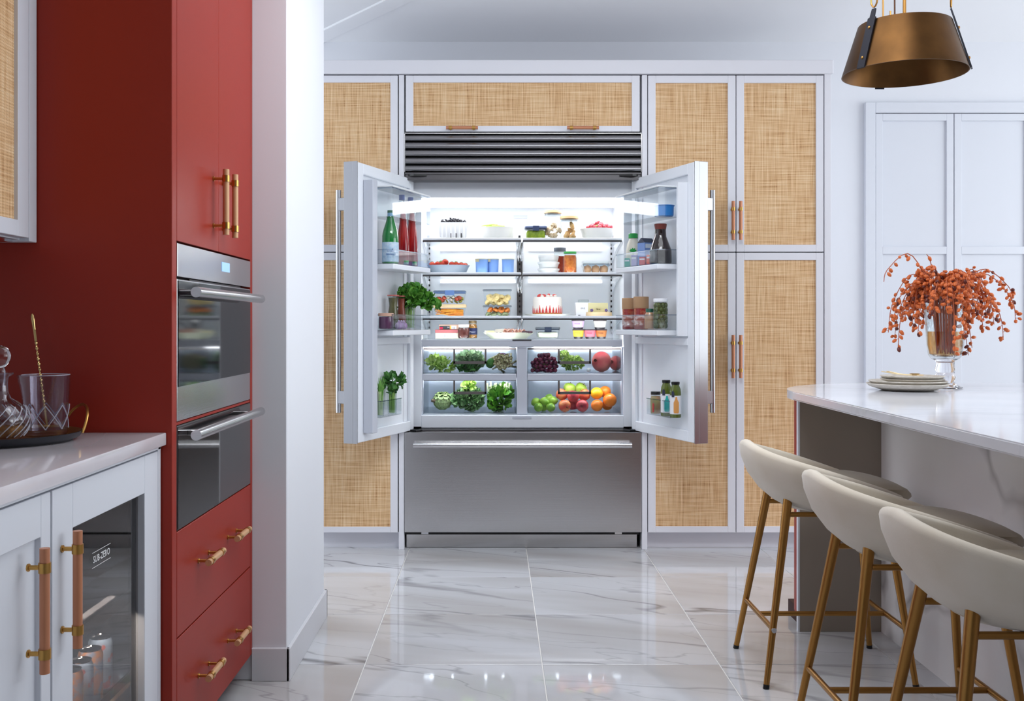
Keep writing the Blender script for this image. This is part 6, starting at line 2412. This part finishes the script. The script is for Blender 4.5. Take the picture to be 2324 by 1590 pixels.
# ------------------------------------------------------------------ tray, decanter, mixing glass, bar spoon
CZ = .8915
tx, ty, tr = -1.1175, 2.318, .172
t = thing('serving_tray', 'round black tray with a brass inside and brass loop handle on the grey worktop', 'tray', (tx, ty, CZ))
part('base', MB().lathe([(0, .0005), (tr * .88, .0005), (tr * .97, .008), (tr, .020), (tr * .99, .0205), (tr * .955, .008), (tr * .88, .0045), (0, .0045)], tx, ty, CZ, 64), col('tray_black', (22, 24, 32), .4), t, smooth=50)
part('inner_face', MB().lathe([(0, .0052), (tr * .88, .0052), (tr * .952, .0092), (tr * .985, .0207)], tx, ty, CZ, 64), col('tray_brass', (166, 122, 70), .35, metal=.9), t, smooth=50)
for a0, a1 in ((16, 66), (196, 246)):
    a0, a1 = math.radians(a0), math.radians(a1)
    A_ = Vector((tx + tr * math.cos(a0), ty + tr * math.sin(a0), CZ + .014))
    B_ = Vector((tx + tr * math.cos(a1), ty + tr * math.sin(a1), CZ + .014))
    m__ = (A_ + B_) / 2
    outv = (m__ - Vector((tx, ty, CZ + .014))).normalized()
    pth = []
    for i in range(15):
        q = PI * i / 14
        p = m__ + (A_ - m__) * math.cos(q) * 1.0 + Vector((0, 0, .060 * math.sin(q))) + outv * (.028 * math.sin(q))
        pth.append(tuple(p))
    part('handle', MB().tube(pth, .0033, 10), BRASS, t, label='brass loop handle')

ZTR = CZ + .0056
dx_, dy_ = X(4, 2.27), 2.262
t = thing('decanter', 'cut crystal decanter with a ball stopper standing on the black tray', 'decanter', (dx_, dy_, ZTR))
seg = 96
mb = MB()
prof = [(0, .0), (.036, .0), (.040, .003), (.052, .018), (.0605, .040), (.060, .056), (.050, .074), (.034, .088), (.022, .096), (.017, .108), (.0155, .128), (.018, .142), (.027, .148), (.027, .152), (.015, .153), (.012, .14), (.0125, .110), (.018, .098), (.030, .086), (.045, .072), (.0545, .055), (.055, .04), (.047, .020), (.034, .008), (0, .007)]
rows = []
for i_, (r_, z_) in enumerate(prof):
    if r_ < 1e-6:
        rows.append([mb.bm.verts.new((dx_, dy_, ZTR + z_))])
        continue
    rr = []
    for k in range(seg):
        a = 2 * PI * k / seg
        rad = r_
        if 3 <= i_ <= 7:
            rad = r_ * (1 + .05 * math.cos(12 * a + z_ * 75))
        rr.append(mb.bm.verts.new((dx_ + rad * math.cos(a), dy_ + rad * math.sin(a), ZTR + z_)))
    rows.append(rr)
for a_, b_ in zip(rows[:-1], rows[1:]):
    for k in range(seg):
        j = (k + 1) % seg
        if len(a_) == 1:
            mb.bm.faces.new((a_[0], b_[j], b_[k]))
        elif len(b_) == 1:
            mb.bm.faces.new((a_[k], a_[j], b_[0]))
        else:
            mb.bm.faces.new((a_[k], a_[j], b_[j], b_[k]))
part('body', mb, clear_mat('decanter_glass', (240, 240, 246), .02, 2.2), t, smooth=60)
mb = MB()
for k in range(18):
    pth = []
    for i in range(11):
        z_ = .012 + .066 * i / 10
        rr = .0612 * math.sqrt(max(.05, 1 - ((z_ - .047) / .056) ** 2)) + .0008
        q = 2 * PI * k / 18 + z_ * 16
        pth.append((dx_ + rr * math.cos(q), dy_ + rr * math.sin(q), ZTR + z_))
    mb.tube(pth, .0013, 6)
part('cut_ridges', mb, CUT, t, kind='stuff')
mb = MB()
mb.lathe([(0, .120), (.009, .122), (.0115, .150), (.011, .158), (.009, .163), (.016, .170), (.0215, .182), (.022, .190), (.019, .202), (.010, .210), (0, .212)], dx_, dy_, ZTR, 28)
part('stopper', mb, GLASS, t, smooth=60)
part('spirit', MB().lathe([(0, .009), (.032, .010), (.045, .022), (.0535, .040), (.0535, .05), (0, .05)], dx_, dy_, ZTR, 32), clear_mat('spirit_tray_tint', (244, 232, 214), .02, .6), t)  # faint tan tint stands in for the tray's reflection

gx_, gy_ = X(104, 2.398), 2.398
gr_ = .0545
gh_ = Z(850, gy_) - ZTR
t = thing('mixing_glass', 'clear cut mixing glass with a pouring lip on the black tray', 'glass', (gx_, gy_, ZTR))
mb = MB()
prof = [(0, 0), (.044, 0), (.0475, .004), (.0485, .02), (.0500, .05), (.0515, .09), (.0535, gh_), (.0515, gh_), (.0495, .09), (.047, .05), (.0445, .014), (0, .012)]
seg = 60
rows = []
for i_, (r_, z_) in enumerate(prof):
    if r_ < 1e-6:
        rows.append([mb.bm.verts.new((gx_, gy_, ZTR + z_))])
        continue
    rr = []
    for k in range(seg):
        a = 2 * PI * k / seg
        rad = r_
        lip = max(0, math.cos(a - math.radians(200))) ** 24
        if i_ in (6, 7):
            rad += .010 * lip
        if i_ in (3, 4):
            rad *= 1 - .012 * abs(math.sin(6 * a))
        rr.append(mb.bm.verts.new((gx_ + rad * math.cos(a), gy_ + rad * math.sin(a), ZTR + z_)))
    rows.append(rr)
for a_, b_ in zip(rows[:-1], rows[1:]):
    for k in range(seg):
        j = (k + 1) % seg
        if len(a_) == 1:
            mb.bm.faces.new((a_[0], b_[j], b_[k]))
        elif len(b_) == 1:
            mb.bm.faces.new((a_[k], a_[j], b_[0]))
        else:
            mb.bm.faces.new((a_[k], a_[j], b_[j], b_[k]))
part('glass', mb, clear_mat('mixing_glass_clear', (244, 244, 250), .02, 1.5), t, smooth=60)
mb = MB()
for k in range(8):
    a0 = 2 * PI * k / 8
    for sg_ in (1, -1):
        pth = []
        for i in range(7):
            f = i / 6
            a = a0 + sg_ * (f - .5) * PI / 4
            z_ = .016 + .055 * f
            rr = .0487 + .0022 * f
            pth.append((gx_ + rr * math.cos(a), gy_ + rr * math.sin(a), ZTR + z_))
        mb.tube(pth, .0013, 5)
part('cut_lines', mb, CUT, t, kind='stuff')
mb = MB()
mb.tube([(gx_ + .0526 * math.cos(q), gy_ + .0526 * math.sin(q), ZTR + gh_) for q in [2 * PI * i / 40 for i in range(40)]], .0012, 6, closed=True)
part('rim', mb, CUT, t)
# twisted spoon
a = Vector((gx_ + .004, gy_ + .0, ZTR + .015))
b = Vector((X(71, 2.42), 2.425, Z(712, 2.425)))
t = thing('bar_spoon', 'twisted brass bar spoon leaning in the mixing glass', 'spoon', tuple(a))
ax = (b - a)
L_ = ax.length
ax.normalize()
u_ = ax.cross(Vector((0, 1, 0))).normalized()
w_ = ax.cross(u_)
mb = MB()
rows = []
for i in range(121):
    s = i / 120
    q = s * 60
    rr = .0030 if s > .16 else .0022
    row = []
    for c in range(4):
        aa = (q if .16 < s < .86 else 0) + c * PI / 2
        e = 1.0 if c % 2 == 0 else .55
        row.append(tuple(a + ax * (L_ * .88 * s) + (u_ * math.cos(aa) + w_ * math.sin(aa)) * rr * e))
    rows.append(row)
mb.loft(rows)
part('shaft', mb, col('pale_brass', (206, 178, 120), .3, metal=1.0), t, smooth=20)
mb = MB()
mb.tube([tuple(a + ax * L_ * s) for s in (.86, .90, .95, .985, 1.0)], [.003, .0034, .0042, .0038, .0016], 10)
part('end_weight', mb, MATS['pale_brass'], t)
mb = MB()
mb.ball(tuple(a + Vector((0, 0, .006))), .010, 12, 8, sz=.4, sx=.8)
part('bowl', mb, MATS['pale_brass'], t)
